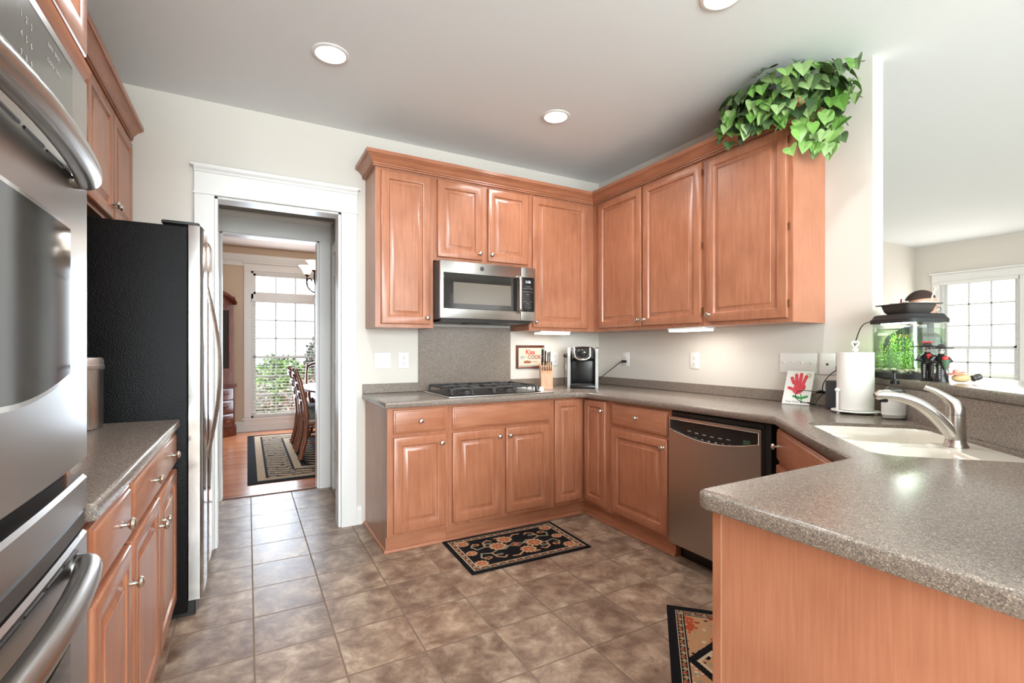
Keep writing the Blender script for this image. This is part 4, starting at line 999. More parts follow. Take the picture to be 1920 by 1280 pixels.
mb = MB(CD); mb.text("Happy Mother's Day", .0125, .068, .012, .0036); build('handwriting', mb, BLACKM, cd, smooth=False)

# smart speaker with its cable, charger and lead
mb = MB(); mb.lathe([(.044, CT + .0005), (.047, CT + .004), (.047, CT + .140), (.044, CT + .146), (.0005, CT + .147)], (-.118, -2.085, 0), 32)
solo('speaker', mb, mat('charcoal_fabric', S(58, 57, 60), .8, bump=.3, bscale=500), 'charcoal cylindrical speaker standing behind the paper towel holder', 'speaker')
ch = thing('phone_charger', 'black charger plugged into the outlet with loose black leads', 'charger', (-.05, -2.072, CT + .002))
mb = MB(); mb.box(-.062, -.0085, -2.090, -2.054, 1.106, 1.137, .004, 2); build('adapter', mb, BLACK, ch)
mb = MB(); mb.tube(bez((-.0625, -2.072, 1.120), (-.11, -2.05, 1.10), (-.10, -1.99, 1.04), (-.075, -2.0, .985), 14) + bez((-.075, -2.0, .985), (-.10, -1.97, .945), (-.17, -2.0, .925), (-.2, -2.045, .9185), 14)[1:], .0024, 8); build('lead', mb, BLACK, ch)
mb = MB(); mb.tube([(-.045, -2.006, .985), (-.085, -1.990, .995), (-.105, -1.975, .990)], [.008, .010, .006], 10); build('connector', mb, BLACK, ch)
mb = MB(); mb.tube(bez((-.105, -1.975, .992), (-.22, -1.90, 1.03), (-.24, -1.92, .94), (-.17, -1.965, .935), 16) + bez((-.17, -1.965, .935), (-.13, -2.0, .925), (-.17, -2.06, .920), (-.22, -2.10, .9185), 12)[1:], .0022, 8); build('lead', mb, BLACK, ch)
mb = MB(); mb.tube([(-.165, -1.962, .937), (-.150, -1.992, .930), (-.145, -2.022, .926)], [.004, .007, .005], 10); build('connector', mb, BLACK, ch)

# paper towels
tx, ty = -.222, -2.225
WH = mat('white_enamel', S(232, 230, 226), .35)
ph_ = thing('paper_towel_holder', 'white metal paper towel holder with a heart finial', 'paper towel holder', (tx, ty, CT))
mb = MB(); mb.lathe([(.098, CT + .010), (.100, CT + .0125), (.098, CT + .016), (.05, CT + .018), (.0005, CT + .018)], (tx, ty, 0), 40); build('base_plate', mb, WH, ph_)
for k in range(3):
    a = .6 + k * 2.094; mb = MB(); mb.lathe([(.007, CT + .0005), (.008, CT + .006), (.006, CT + .010)], (tx + .085 * math.cos(a), ty + .085 * math.sin(a), 0), 12); build('foot', mb, WH, ph_)
mb = MB(); mb.cyl((tx, ty, CT + .018), (tx, ty, 1.222), .008, 12); mb.lathe([(.013, 1.2185), (.014, 1.226), (.008, 1.232)], (tx, ty, 0), 14); build('post', mb, WH, ph_)
rv = Vector((.875, -.484, 0))
hp_ = []
for k in range(33):
    t = 2 * PI * k / 32; X = 16 * math.sin(t) ** 3; Z = 13 * math.cos(t) - 5 * math.cos(2 * t) - 2 * math.cos(3 * t) - math.cos(4 * t)
    hp_.append((tx + rv.x * X * .00105, ty + rv.y * X * .00105, 1.2515 + Z * .00115))
mb = MB(); mb.tube(hp_[:-1], .0032, 8, closed=True); build('heart_finial', mb, WH, ph_)
ax_, ay_ = tx - rv.x * .088, ty - rv.y * .088
mb = MB(); mb.tube([(ax_, ay_, CT + .016), (ax_, ay_, 1.02)], .0055, 10); mb.ball((ax_, ay_, 1.028), .011, seg=14); build('tear_arm', mb, WH, ph_)
mb = MB(); R_, n_s = .0755, 48
ring = lambda r, z: [(tx + r * math.cos(2 * PI * k / n_s), ty + r * math.sin(2 * PI * k / n_s), z) for k in range(n_s)]
mb.loft([ring(.02, CT + .0190), ring(R_, CT + .0190), ring(R_ + .0005, 1.06), ring(R_, 1.211), ring(.02, 1.211), ring(.02, CT + .0190)], False, False)
solo('paper_towel_roll', mb, mat('paper', S(238, 233, 226), .9, bump=.6, bscale=120), 'full white paper towel roll on the heart-topped holder', 'paper towels')

# hand soap bottle
SB = RZ(-.292, -2.415, CT + .0005, -29)
sb = thing('soap_bottle', 'clear pump soap bottle with white label behind the faucet', 'soap bottle', SB.translation)
mb = MB(SB); mb.lathe([(.036, 0), (.050, .003), (.052, .008), (.052, .112), (.050, .120), (.030, .140), (.017, .150), (.016, .156), (.0005, .156)], (0, 0, 0), 32, None, 1, .62); build('bottle', mb, CLEAR, sb)
mb = MB(SB); mb.lathe([(.048, .006), (.050, .010), (.0502, .085), (.048, .088), (.0005, .088)], (0, 0, 0), 32, None, .97, .60); build('soap', mb, mat('soap_liquid', S(226, 218, 208), .3), sb)
mb = MB(SB); mb.lathe([(.0524, .020), (.0526, .022), (.0526, .104), (.0524, .106)], (0, 0, 0), 40, None, 1.004, .632, cap=False); lb = build('label', mb, mat('label_white', S(232, 228, 222), .5), sb)
mb = MB(SB)
for k in range(9): mb.lathe([(.0528, .034 + k * .0078), (.0528, .0355 + k * .0078)], (0, 0, 0), 40, None, 1.004, .632, cap=False)
build('label_lines', mb, mat('label_ink', S(186, 182, 178), .6), lb)
mb = MB(SB); mb.lathe([(.0185, .1565), (.0185, .172), (.012, .176), (.007, .178), (.0055, .205), (.009, .207), (.010, .217), (.0005, .219)], (0, 0, 0), 20); mb.tube([(0, 0, .212), (.02, .03, .213), (.028, .045, .207)], .0045, 8); build('pump', mb, BLACK, sb)

# trash can on the left worktop
tc_ = thing('countertop_bin', 'small round brushed steel bin on the worktop by the refrigerator', 'bin', (-3.425, -1.01, CT))
mb = MB(); mb.lathe([(.094, CT + .0008), (.097, CT + .004), (.097, CT + .012), (.0985, CT + .0125), (.0985, CT + .232), (.0005, CT + .232)], (-3.425, -1.01, 0), 40); build('drum', mb, STEELV, tc_)
mb = MB(); mb.lathe([(.100, CT + .2325), (.102, CT + .238), (.102, CT + .250), (.0995, CT + .252), (.0995, CT + .270), (.095, CT + .279), (.0005, CT + .284)], (-3.425, -1.01, 0), 40); build('lid', mb, mat('satin_lid', (.72, .70, .68, 1), .35, .9), tc_)

# ================================================================== AQUARIUM AND FIGURES ON THE BAR
ZB = 1.0905
AQ = Matrix.Translation((-.228, -2.448, ZB)) @ Matrix.Rotation(math.radians(65), 4, 'Z')   # local x along the front, -y into the bar
aw, ad = .235, .205
def rr(x0, x1, y0, y1, r, n=6): return rrect(x0, x1, y0, y1, r, n)
aq = thing('aquarium', 'small planted glass aquarium with black lid standing on the bar', 'aquarium', AQ.translation)
def lay(mb, pad, levels, r=.045): return mb.loft([[(x, y, z) for x, y in rr(-pad + d, aw + pad - d, -ad - pad + d, pad - d, r)] for d, z in levels])
mb = MB(AQ); lay(mb, .004, [(0, 0), (0, .024), (.004, .026)]); build('base', mb, BLACKM, aq)
mb = MB(AQ); R1 = [(x, y) for x, y in rr(0, aw, -ad, 0, .045)]; R2 = [(x, y) for x, y in rr(.004, aw - .004, -ad + .004, -.004, .041)]
mb.loft([[(x, y, .0265) for x, y in R1], [(x, y, .258) for x, y in R1], [(x, y, .258) for x, y in R2], [(x, y, .0265) for x, y in R2]], False, False); build('tank_glass', mb, TGLASS, aq)
mb = MB(AQ); lay(mb, -.0055, [(0, .045), (0, .232)], .04); build('water', mb, WATER, aq)
mb = MB(AQ); lay(mb, .006, [(0, .2585), (0, .276), (.006, .283), (.012, .297), (.02, .300)]); build('lid', mb, BLACKM, aq)
mb = MB(AQ)
for k in range(320):
    x, y = random.uniform(.012, aw - .012), random.uniform(-ad + .012, -.012); r = random.uniform(.006, .011)
    mb.ball((x, y, .030 + random.uniform(0, .012)), r, random.uniform(.8, 1.3), 1, .6, 6)
build('gravel', mb, mat('gravel', S(190, 176, 160), .7, var=.5, bscale=60), aq, kind='stuff')
def weeds(n, x0, x1, y0, y1, h0, h1, seedv):
    random.seed(seedv); mb = MB(AQ)
    for k in range(n):
        x, y = random.uniform(x0, x1), random.uniform(y0, y1); h = random.uniform(h0, h1); lx = random.uniform(-.012, .012)
        for q in range(int(h / .008)):
            z = .04 + q * .008; t = q / (h / .008); an = q * 2.4 + k; l = .016 * (1 - .5 * t)
            cx, cy = x + lx * t, y; dx, dy = math.cos(an) * l, math.sin(an) * l
            mb.f([mb.v((cx, cy, z)), mb.v((cx + dx * .5 - dy * .22, cy + dy * .5 + dx * .22, z + .006)), mb.v((cx + dx, cy + dy, z + .008)), mb.v((cx + dx * .5 + dy * .22, cy + dy * .5 - dx * .22, z + .006))])
    return mb
GREEN1 = mat('water_plant', S(140, 190, 52), .5); GREEN2 = mat('dark_water_plant', S(58, 108, 34), .5)
build('fine_leaf_plant', weeds(46, .09, .215, -.185, -.02, .05, .10, 3), GREEN1, aq, smooth=False)
build('tall_plant', weeds(48, .11, .222, -.185, -.05, .11, .19, 5), GREEN1, aq, smooth=False)
build('dark_plant', weeds(30, .015, .06, -.19, -.07, .05, .09, 9), GREEN2, aq, smooth=False)
mb = MB(AQ); mb.box(.075, .125, -.195, -.16, .12, .2575, .004, 1); build('filter_box', mb, BLACK, aq)
mb = MB(AQ); mb.box(.04, .2, -.07, -.04, .2545, .2583); build('lamp_strip', mb, emis('tank_lamp', (.9, .95, 1, 1), 30), aq, smooth=False)
mb = MB(); q0 = AQ @ Vector((aw + .0065, -.03, .272)); mb.tube(bez(tuple(q0), (q0.x + .0, q0.y + .05, q0.z - .0), (-.055, -2.165, 1.33), (-.048, -2.14, 1.25), 10) + [(-.040, -2.13, 1.14), (-.034, -2.13, 1.0)], .0024, 8); build('lamp_cord', mb, BLACK, aq)
light('tank_light', 'AREA', AQ @ Vector((.12, -.06, .253)), (0, 0, 0), 1.2, (.95, 1, .9), shape='RECTANGLE', size=.15, size_y=.03)
# planting tray on the lid
TR = AQ @ Matrix.Translation((.03, -.02, .3008))
tr = thing('planter_tray', 'black plastic tray of small succulents on the aquarium lid', 'planter', TR.translation)
mb = MB(TR); tw, td = .165, .155
def rct(i, z): return [(x, y, z) for x, y in rr(i, tw - i, -td + i, -i, .016, 4)]
mb.loft([rct(.022, 0), rct(.012, .012), rct(.004, .042), rct(-.012, .043), rct(-.012, .047), rct(.004, .047), rct(.007, .040)], True, False); build('tray', mb, DGREY, tr)
mb = MB(TR); mb.loft([rct(.0075, .034), rct(.0075, .040)]); build('soil', mb, mat('potting_soil', S(70, 54, 44), .95, bump=.8, bscale=150), tr)
random.seed(4)
for k in range(9):
    x, y = random.uniform(.02, tw - .02), random.uniform(-td + .02, -.02); mb = MB(TR)
    for q in range(7): an = q * .9; mb.ball((x + .006 * math.cos(an), y + .006 * math.sin(an), .046 + .002 * (q % 3)), .0045, 1, 1, 1.3, 6)
    build('succulent', mb, mat('succulent%d' % k, S(128 + 8 * (k % 4), 140, 118), .6), tr)
mb = MB(TR); mb.cyl((.06, -.02, .038), (.052, -.016, .068), .0035, 8); build('plant_stake', mb, mat('stake_red', S(120, 52, 40), .6), tr)
def antler(p, d, L, r, depth, mb):
    q = Vector(p) + Vector(d) * L; mb.tube([tuple(p), tuple((Vector(p) + q) / 2 + Vector((random.uniform(-.004, .004), random.uniform(-.004, .004), 0))), tuple(q)], [r, r * .85, r * .7], 7)
    if depth:
        for k in range(2):
            dd = (Vector(d) + Vector((random.uniform(-.8, .8), random.uniform(-.8, .8), random.uniform(.1, .5)))).normalized(); antler(q, dd, L * .62, r * .7, depth - 1, mb)
random.seed(12); mb = MB(TR); antler((.015, -.125, .038), Vector((-.1, -.1, 1)).normalized(), .045, .0045, 2, mb); mb.tube([(.0, -.05, .050), (.01, -.10, .052), (.012, -.15, .050)], .0035, 7); build('pale_branch', mb, mat('bleached_branch', S(212, 204, 188), .7), tr)

SKULL = mat('bone_white', S(226, 220, 208), .5); SUIT = mat('painted_black', S(30, 28, 28), .4); REDP = mat('painted_red', S(206, 52, 44), .45); GREENP = mat('painted_green', S(74, 104, 78), .45); SILV = mat('painted_silver', S(204, 200, 194), .4)
def mariachi(name, label, x, y, h, turn, kind):
    M = RZ(x, y, ZB, turn); k = h / .16; M = M @ Matrix.Scale(k, 4)
    r = thing(name, label, 'figurine', M.translation, 'skeleton figurines on the bar')
    mb = MB(M)
    if kind == 'trousers':
        for sx in (-.011, .011): mb.lathe([(.013, 0), (.014, .006), (.0095, .010), (.0105, .04), (.0125, .070), (.012, .078)], (sx, 0, 0), 14, None, 1, .9)
        mb.lathe([(.014, .070), (.022, .078), (.019, .090), (.024, .112), (.012, .120), (.008, .126)], (0, 0, 0), 18, None, 1, .72)
    else:
        mb.lathe([(.027, 0), (.027, .004), (.019, .030), (.016, .060), (.021, .074), (.014, .082), (.022, .110), (.012, .118), (.008, .126)], (0, 0, 0), 20, None, 1, .8)
    build('body', mb, SUIT, r)
    for sx in (-1, 1):
        mb = MB(M); mb.tube([(sx * .021, 0, .110), (sx * .034, -.004, .092), (sx * .018, -.022, .086)], [.0072, .0065, .0055], 8); build('arm', mb, SUIT, r)
    mb = MB(M); mb.ball((0, -.001, .136), .0125, .9, 1, 1.1, 14); hd_ = build('skull', mb, SKULL, r)
    mb = MB(M)
    for sx in (-.0045, .0045): mb.ball((sx, -.0128, .138), .0028, 1, .4, 1.1, 8)
    mb.box(-.005, .005, -.0132, -.0118, .1288, .1302); build('eye_socket', mb, SUIT, hd_)
    mb = MB(M); mb.lathe([(.046, .150), (.047, .152), (.040, .148), (.018, .1475), (.016, .156), (.010, .166), (.0005, .168)], (0, .001, 0), 24); hat = build('sombrero', mb, SUIT, r)
    mb = MB(M); mb.lathe([(.0185, .1482), (.0178, .152), (.0165, .152)], (0, .001, 0), 20, cap=False); build('hat_band', mb, SILV, hat)
    mb = MB(M)
    if kind == 'trousers': mb.ball((.003, -.018, .112), .0075, 1.3, .5, 1, 10); mb.ball((.001, -.019, .102), .0055, .8, .5, 1.2, 10)
    else: mb.ball((.010, -.020, .104), .012, 1, .7, 1, 12); mb.ball((.016, -.016, .068), .008, 1.2, .7, 1, 10)
    build('bow' if kind == 'trousers' else 'bouquet', mb, REDP, r)
    mb = MB(M)
    for sx in ((-.013, .013) if kind == 'trousers' else (-.009,)):
        for q in range(8): mb.box(sx - .0022, sx + .0022, -.0165 if kind == 'trousers' else -.0205, -.0085, .016 + q * .0075, .0185 + q * .0075)
    build('silver_buttons', mb, SILV, r, smooth=False)
    if kind == 'trousers':
        mb = MB(M)
        for q in range(5): mb.ball((-.012 + .006 * q, .002, .166 + .002 * (q % 2)), .006, 1, 1, .8, 8)
        build('hat_roses', mb, REDP, hat)
    else: mb = MB(M); mb.lathe([(.004, .055), (.012, .075), (.016, .098), (.0005, .100)], (.012, -.019, 0), 14, None, 1, .7); build('bouquet_leaves', mb, GREENP, r)
mariachi('skeleton_figurine', 'black skeleton figurine with red roses on its sombrero, nearest the aquarium', -.272, -2.527, .158, -62, 'trousers')
mariachi('skeleton_figurine', 'black skeleton figurine in a plain sombrero holding a green and red bouquet', -.298, -2.582, .150, -58, 'dress')
mb_r = thing('reclining_figurine', 'small tan reclining figurine with a striped cap lying on the bar', 'figurine', (-.30, -2.645, ZB))
RM = RZ(-.285, -2.642, ZB, -38)
mb = MB(RM); mb.ball((0, 0, .018), .018, 1.9, 1, .95, 16); build('body', mb, mat('tan_glaze', S(204, 174, 122), .4), mb_r)
mb = MB(RM); mb.lathe([(.012, 0), (.013, .004), (.011, .012), (.013, .016), (.012, .030)], (.040, 0, .016), 14, Matrix.Rotation(math.radians(70), 4, 'Y')); build('striped_end', mb, DGREY, mb_r)
mb = MB(RM); mb.lathe([(.030, .0), (.028, .003), (.012, .005), (.009, .016), (.0005, .018)], (-.016, 0, .036), 20, Matrix.Rotation(math.radians(-12), 4, 'Y')); build('pink_hat', mb, mat('salmon_glaze', S(222, 148, 128), .45), mb_r)

# ================================================================== IVY ON THE CABINET
iv = thing('ivy_plant', 'trailing green ivy in a basket on top of the right wall cabinets', 'plant', (-.21, -1.83, 2.5065))
mb = MB(); mb.lathe([(.085, 2.5065), (.10, 2.51), (.125, 2.58), (.13, 2.60), (.12, 2.60), (.11, 2.575), (.0005, 2.57)], (-.185, -1.83, 0), 24); build('basket', mb, mat('wicker', S(112, 82, 56), .8, bump=.8, bscale=120), iv)
random.seed(21); verts, faces, cols, stems = [], [], [], []
LIGHTG = [S(120, 162, 82), S(134, 172, 94), S(104, 148, 66), S(150, 180, 116)]; DARKG = [S(66, 90, 54), S(78, 102, 62), S(92, 116, 76), S(60, 82, 50)]
def leaf(c, nrm, tip, L, col):
    z = Vector(nrm).normalized(); t = Vector(tip); t = (t - z * t.dot(z)).normalized(); sx = t.cross(z)
    pts = [(0, 0), (.20, -.13), (.38, -.08), (.47, .12), (.44, .34), (.33, .56), (.16, .80), (0, 1.0)]
    b0 = len(verts)
    c = Vector(c)
    mid = [(0, 0), (0, .01), (0, .04), (0, .16), (0, .34), (0, .56), (0, .80), (0, 1.0)]
    for side in (-1, 1):
        for (a, h), (ma, mh_) in zip(pts, mid):
            p = c + sx * (side * a * L) + t * ((h - .1) * L) + z * (abs(a) * .28 * L - (h - .4) ** 2 * .22 * L); verts.append(p)
            q = c + t * ((mh_ - .1) * L) + z * (-.0 * L - (mh_ - .4) ** 2 * .22 * L); verts.append(q)
        o = b0 + (0 if side < 0 else 16)
        for i in range(7):
            f = [o + 2 * i, o + 2 * i + 1, o + 2 * i + 3, o + 2 * i + 2]
            faces.append(f if side > 0 else f[::-1]); k = random.uniform(.88, 1.1); cols.append(tuple(min(1, cc * k) for cc in col[:3]) + (1,))
cx, cy, cz = -.235, -1.875, 2.60
def okpos(p): return p.x < -.012 and p.z < 2.725 and not (p.x > -.365 and p.y > -1.98 and p.z < 2.515)
cnt = 0
while cnt < 250:
    th = random.uniform(0, 2 * PI); el = random.uniform(-.25, 1.2); rad = random.uniform(.55, 1)
    d = Vector((math.cos(th) * math.cos(el), math.sin(th) * math.cos(el), math.sin(el)))
    p = Vector((cx + d.x * .27 * rad, cy + d.y * .36 * rad, cz + d.z * .15 * rad))
    if not okpos(p): continue
    out = Vector((d.x, d.y, d.z * .6 + .35)); tip = Vector((d.x * .8 + random.uniform(-.5, .5), d.y * .8 + random.uniform(-.5, .5), -.7 + random.uniform(-.3, .3)))
    leaf(p, out + Vector((random.uniform(-.5, .3), random.uniform(-.5, .5), random.uniform(-.2, .5))), tip, random.uniform(.05, .098), random.choice(DARKG if random.random() < .45 else LIGHTG)); cnt += 1
for k in range(110):
    if k % 2: p = Vector((random.uniform(-.46, -.39), random.uniform(-2.02, -1.66), random.uniform(2.40, 2.56)))
    else: p = Vector((random.uniform(-.40, -.05), random.uniform(-2.12, -2.0), random.uniform(2.34, 2.60)))
    if random.random() > (p.z - 2.30) / .2: continue
    leaf(p, (-.8 + random.uniform(-.3, .3), -.5 + random.uniform(-.5, .5), random.uniform(.1, .8)), (random.uniform(-.4, .3), random.uniform(-.5, .5), -.9), random.uniform(.055, .09), random.choice(LIGHTG if random.random() < .65 else DARKG))
for k in range(26):
    p = Vector((random.uniform(-.40, -.08), random.uniform(-2.13, -2.0), random.uniform(2.25, 2.38)))
    leaf(p, (-.9, -.5 + random.uniform(-.5, .5), random.uniform(.1, .6)), (random.uniform(-.4, .3), random.uniform(-.5, .5), -.9), random.uniform(.055, .08), random.choice(LIGHTG))
vines = [((-.37, -1.76, 2.52), (-.43, -1.80, 2.38), 7), ((-.37, -1.86, 2.52), (-.42, -1.90, 2.40), 6), ((-.38, -1.95, 2.52), (-.40, -1.99, 2.37), 6), ((-.28, -2.0, 2.54), (-.27, -2.06, 2.30), 9), ((-.16, -2.0, 2.56), (-.17, -2.10, 2.28), 10), ((-.10, -2.0, 2.60), (-.11, -2.14, 2.38), 9), ((-.08, -1.95, 2.62), (-.07, -2.15, 2.60), 8), ((-.15, -1.95, 2.64), (-.12, -2.22, 2.67), 7), ((-.12, -2.0, 2.60), (-.10, -2.20, 2.50), 8), ((-.22, -2.02, 2.55), (-.22, -2.12, 2.34), 8), ((-.33, -1.98, 2.53), (-.33, -2.03, 2.33), 7), ((-.36, -1.62, 2.54), (-.38, -1.56, 2.44), 6), ((-.32, -1.6, 2.58), (-.30, -1.55, 2.64), 4), ((-.40, -1.70, 2.56), (-.45, -1.70, 2.47), 5)]
for a, b, n in vines:
    a, b = Vector(a), Vector(b); m = (a + b) / 2 + Vector((-.02, 0, .05)); pts = bez(tuple(a), tuple(a * .6 + m * .4), tuple(m), tuple(b), 10); stems.append(pts)
    for k in range(n):
        p = Vector(pts[min(10, int(10 * (k + .7) / n))]) + Vector((random.uniform(-.02, .01), random.uniform(-.025, .025), random.uniform(-.015, .015)))
        if p.x > -.015: p.x = -.03
        leaf(p, (-1 + random.uniform(-.3, .4), random.uniform(-.7, .5), random.uniform(.1, .7)), (random.uniform(-.3, .3), random.uniform(-.5, .5), -.9), random.uniform(.055, .085), random.choice(LIGHTG if random.random() < .75 else DARKG))
def color_mesh(name, verts, faces, cols, m, parent=None, base=None, smooth=True):
    base = wl(parent) if parent is not None else Vector(base)
    me = bpy.data.meshes.new(name); me.from_pydata([tuple(Vector(v) - base) for v in verts], [], faces); me.materials.append(m)
    at = me.color_attributes.new('Col', 'FLOAT_COLOR', 'CORNER'); buf = []
    for f, c in zip(faces, cols): buf += list(c) * len(f)
    at.data.foreach_set('color', buf)
    if smooth: me.shade_smooth()
    o = bpy.data.objects.new(name, me); COL.objects.link(o); ROOT[o.name] = base
    if parent is not None: o.parent = parent
    else: o.location = base
    return o
color_mesh('leaves', verts, faces, cols, LEAF, iv)
VST = mat('vine_stem', S(92, 104, 62), .7)
for pts in stems:
    mb = MB(); mb.tube(pts, .0022, 6); build('vine', mb, VST, iv)

# ================================================================== RUGS
import numpy as np
BLK, TAN, RUST, SAGE, CREAM, MAR = [np.array(S(*c)[:3]) for c in ((26, 24, 26), (176, 134, 98), (150, 66, 40), (140, 138, 118), (198, 176, 148), (96, 40, 34))]
def disc(img, X, Y, cx, cy, r, c, sx=1, sy=1): img[((X - cx) / sx) ** 2 + ((Y - cy) / sy) ** 2 < r * r] = c
def flower(img, X, Y, cx, cy, r, k=1):
    a = np.arctan2(Y - cy, X - cx); d = np.hypot(X - cx, (Y - cy) * 1.05)
    lob = r * (1 + .10 * np.cos(11 * a)); img[d < lob] = TAN
    img[(d < lob * .86) & (d > lob * .74) & (np.cos(11 * a) > -.3)] = CREAM * .9
    img[(d < lob * .62)] = RUST; img[(d < lob * .5) & (np.cos(7 * a) > -.2)] = TAN * 1.1; img[d < lob * .26] = RUST * 1.3; img[d < lob * .12] = CREAM
def vine(img, X, Y, pts, w, c):
    for (x, y), (x2, y2) in zip(pts, pts[1:]):
        dx, dy = x2 - x, y2 - y; L2 = dx * dx + dy * dy + 1e-9; t = np.clip(((X - x) * dx + (Y - y) * dy) / L2, 0, 1)
        img[np.hypot(X - x - t * dx, Y - y - t * dy) < w] = c
def border(img, X, Y, w, h, i0, i1, per, alt):
    e = np.minimum.reduce([X, w - X, Y, h - Y]); band = (e > i0) & (e < i1)
    along = np.where((X < i1) | (w - X < i1), Y, X); mid = (i0 + i1) / 2; half = (i1 - i0) / 2
    ph = along / per * 2 * PI; wav = np.abs((e - mid) - half * .5 * np.sin(ph)) < half * .22
    img[band] = BLK; img[band & wav] = SAGE
    ctr = np.hypot(((along / per * 2) % 1 - .5) * per * .5, e - mid) < half * .55
    par = (np.floor(along / per * 2) % 2).astype(bool)
    img[band & ctr & par] = alt; img[band & ctr & ~par] = TAN
    img[(np.abs(e - i0) < .0022) | (np.abs(e - i1) < .0022)] = CREAM * .9
def rug_grid(name, label, M, w, h, nx, ny, paint, th=.008, jitter=.16, cat='rug'):
    X, Y = np.meshgrid((np.arange(nx) + .5) / nx * w, (np.arange(ny) + .5) / ny * h); img = np.zeros((ny, nx, 3)) + BLK
    paint(img, X, Y); rng = np.random.default_rng(3); img *= (1 + jitter * (rng.random((ny, nx, 1)) - .5)); img = np.clip(img, 0, 1)
    vs, fs, cs = [], [], []
    for j in range(ny + 1):
        for i in range(nx + 1): vs.append(M @ Vector((w * i / nx, h * j / ny, th)))
    for j in range(ny):
        for i in range(nx): a = j * (nx + 1) + i; fs.append((a, a + 1, a + nx + 2, a + nx + 1)); cs.append(tuple(img[j, i]) + (1,))
    b0 = len(vs); loop = [(0, 0), (w, 0), (w, h), (0, h)]
    for z in (.0008, th):
        for x, y in loop: vs.append(M @ Vector((x, y, z)))
    for k in range(4): fs.append((b0 + k, b0 + (k + 1) % 4, b0 + 4 + (k + 1) % 4, b0 + 4 + k)); cs.append(tuple(BLK) + (1,))
    fs.append((b0 + 3, b0 + 2, b0 + 1, b0)); cs.append(tuple(BLK) + (1,))
    base = M @ Vector((w / 2, h / 2, 0))
    return tag(color_mesh(name, vs, fs, cs, RUG, None, base, False), label, cat)
def paint_black(img, X, Y):
    w, h = .795, .485
    e = np.minimum.reduce([X, w - X, Y, h - Y])
    cx, cy = w / 2, h / 2
    for sx in (-1, 1):
        for sy in (-1, 1):
            P_ = lambda x, y: (cx + sx * x, cy + sy * y)
            vine(img, X, Y, [P_(.05, .0), P_(.09, .03), P_(.13, .02), P_(.19, .05), P_(.25, .03), P_(.27, .08), P_(.24, .12)], .0055, SAGE)
            vine(img, X, Y, [P_(.19, .05), P_(.18, .11), P_(.14, .135), P_(.12, .115)], .006, TAN)
            vine(img, X, Y, [P_(.02, .12), P_(.05, .145), P_(.09, .14)], .007, TAN * .9); disc(img, X, Y, *P_(.235, .1), .022, TAN * .9, 1.2, .8); disc(img, X, Y, *P_(.235, .1), .012, MAR, 1.2, .8)
            disc(img, X, Y, *P_(.155, .085), .018, SAGE, 1.4, .6); disc(img, X, Y, *P_(.155, .085), .009, BLK, 1.6, .6)
            flower(img, X, Y, *P_(.30, .15), .040)
        flower(img, X, Y, cx + sx * .115, cy + sx * -.025, .054); flower(img, X, Y, cx + sx * .30, cy, .034)
        flower(img, X, Y, cx - sx * .035, cy + sx * .098, .050)
    a = np.abs(X - cx) / .055 + np.abs(Y - cy) / .036; img[a < 1] = SAGE; img[a < .8] = BLK; img[a < .66] = RUST; img[a < .35] = TAN
    img[e < .052] = BLK; border(img, X, Y, w, h, .026, .056, .055, RUST); img[e < .024] = BLK
rug_grid('kitchen_rug', 'black floral rug on the tiles in front of the cooktop cabinets', RZ(-1.757, -1.086, .0, -1.5), .795, .485, 240, 146, paint_black)
def paint_tan(img, X, Y):
    w, h = .80, .50; e = np.minimum.reduce([X, w - X, Y, h - Y]); img[:] = TAN * 1.05
    rng = np.random.default_rng(8)
    for k in range(420):
        x, y, r = rng.random() * w, rng.random() * h, rng.uniform(.003, .010); c = [RUST, BLK, SAGE, RUST * 1.2, CREAM][rng.integers(5)]; disc(img, X, Y, x, y, r, c, rng.uniform(.6, 1.6), rng.uniform(.6, 1.6))
    a = np.abs(X - w / 2) / .20 + np.abs(Y - h / 2) / .15; img[(a < 1.25) & (a > 1.0)] = BLK; img[(a < 1.0) & (a > .9)] = CREAM
    for k in range(60):
        th = rng.random() * 2 * PI; q = rng.random() ** .5; disc(img, X, Y, w / 2 + math.cos(th) * q * .14, h / 2 + math.sin(th) * q * .10, rng.uniform(.005, .014), [RUST, BLK, RUST * 1.3, SAGE][rng.integers(4)])
    for sx in (0, 1):
        for sy in (0, 1):
            for k in range(24): disc(img, X, Y, abs(sx * w - .09 - rng.random() * .12), abs(sy * h - .075 - rng.random() * .03), rng.uniform(.006, .012), RUST * 1.3)
    img[e < .075] = BLK; border(img, X, Y, w, h, .038, .066, .05, RUST * 1.2); img[e < .034] = BLK
M2 = Matrix(((-s, s, 0, -1.072), (-s, -s, 0, -1.819), (0, 0, 1, 0), (0, 0, 0, 1)))
rug_grid('kitchen_rug', 'tan and rust patterned rug with black edge, half hidden by the peninsula', M2, .80, .50, 240, 150, paint_tan)
def paint_dining(img, X, Y):
    w, h = 2.0, 2.75; e = np.minimum.reduce([X, w - X, Y, h - Y]); rng = np.random.default_rng(2); T = CREAM * .8
    img[:] = BLK
    tig = np.sin(Y * 62 + 2.2 * np.sin(X * 23) + 1.3 * np.sin(Y * 11 + X * 9)) + .5 * np.sin(Y * 120 + X * 30)
    img[(e > .13) & (e < .46) & (tig > -.45)] = T * .8
    img[(e > .08) & (e < .16)] = T; img[(e > .42) & (e < .50)] = T
    inn = e > .5; img[inn & (np.sin(Y * 45 + 1.8 * np.sin(X * 31)) + .8 * np.sin(X * 22) > .75)] = T * .85
    img[(np.abs(e - .165) < .008) | (np.abs(e - .415) < .01)] = BLK
    img[e < .075] = BLK
rug_grid('area_rug', 'large black and tan tiger-striped rug under the dining table', RZ(-2.825, 1.46, 0, 0), 2.0, 2.75, 170, 240, paint_dining, jitter=.3)

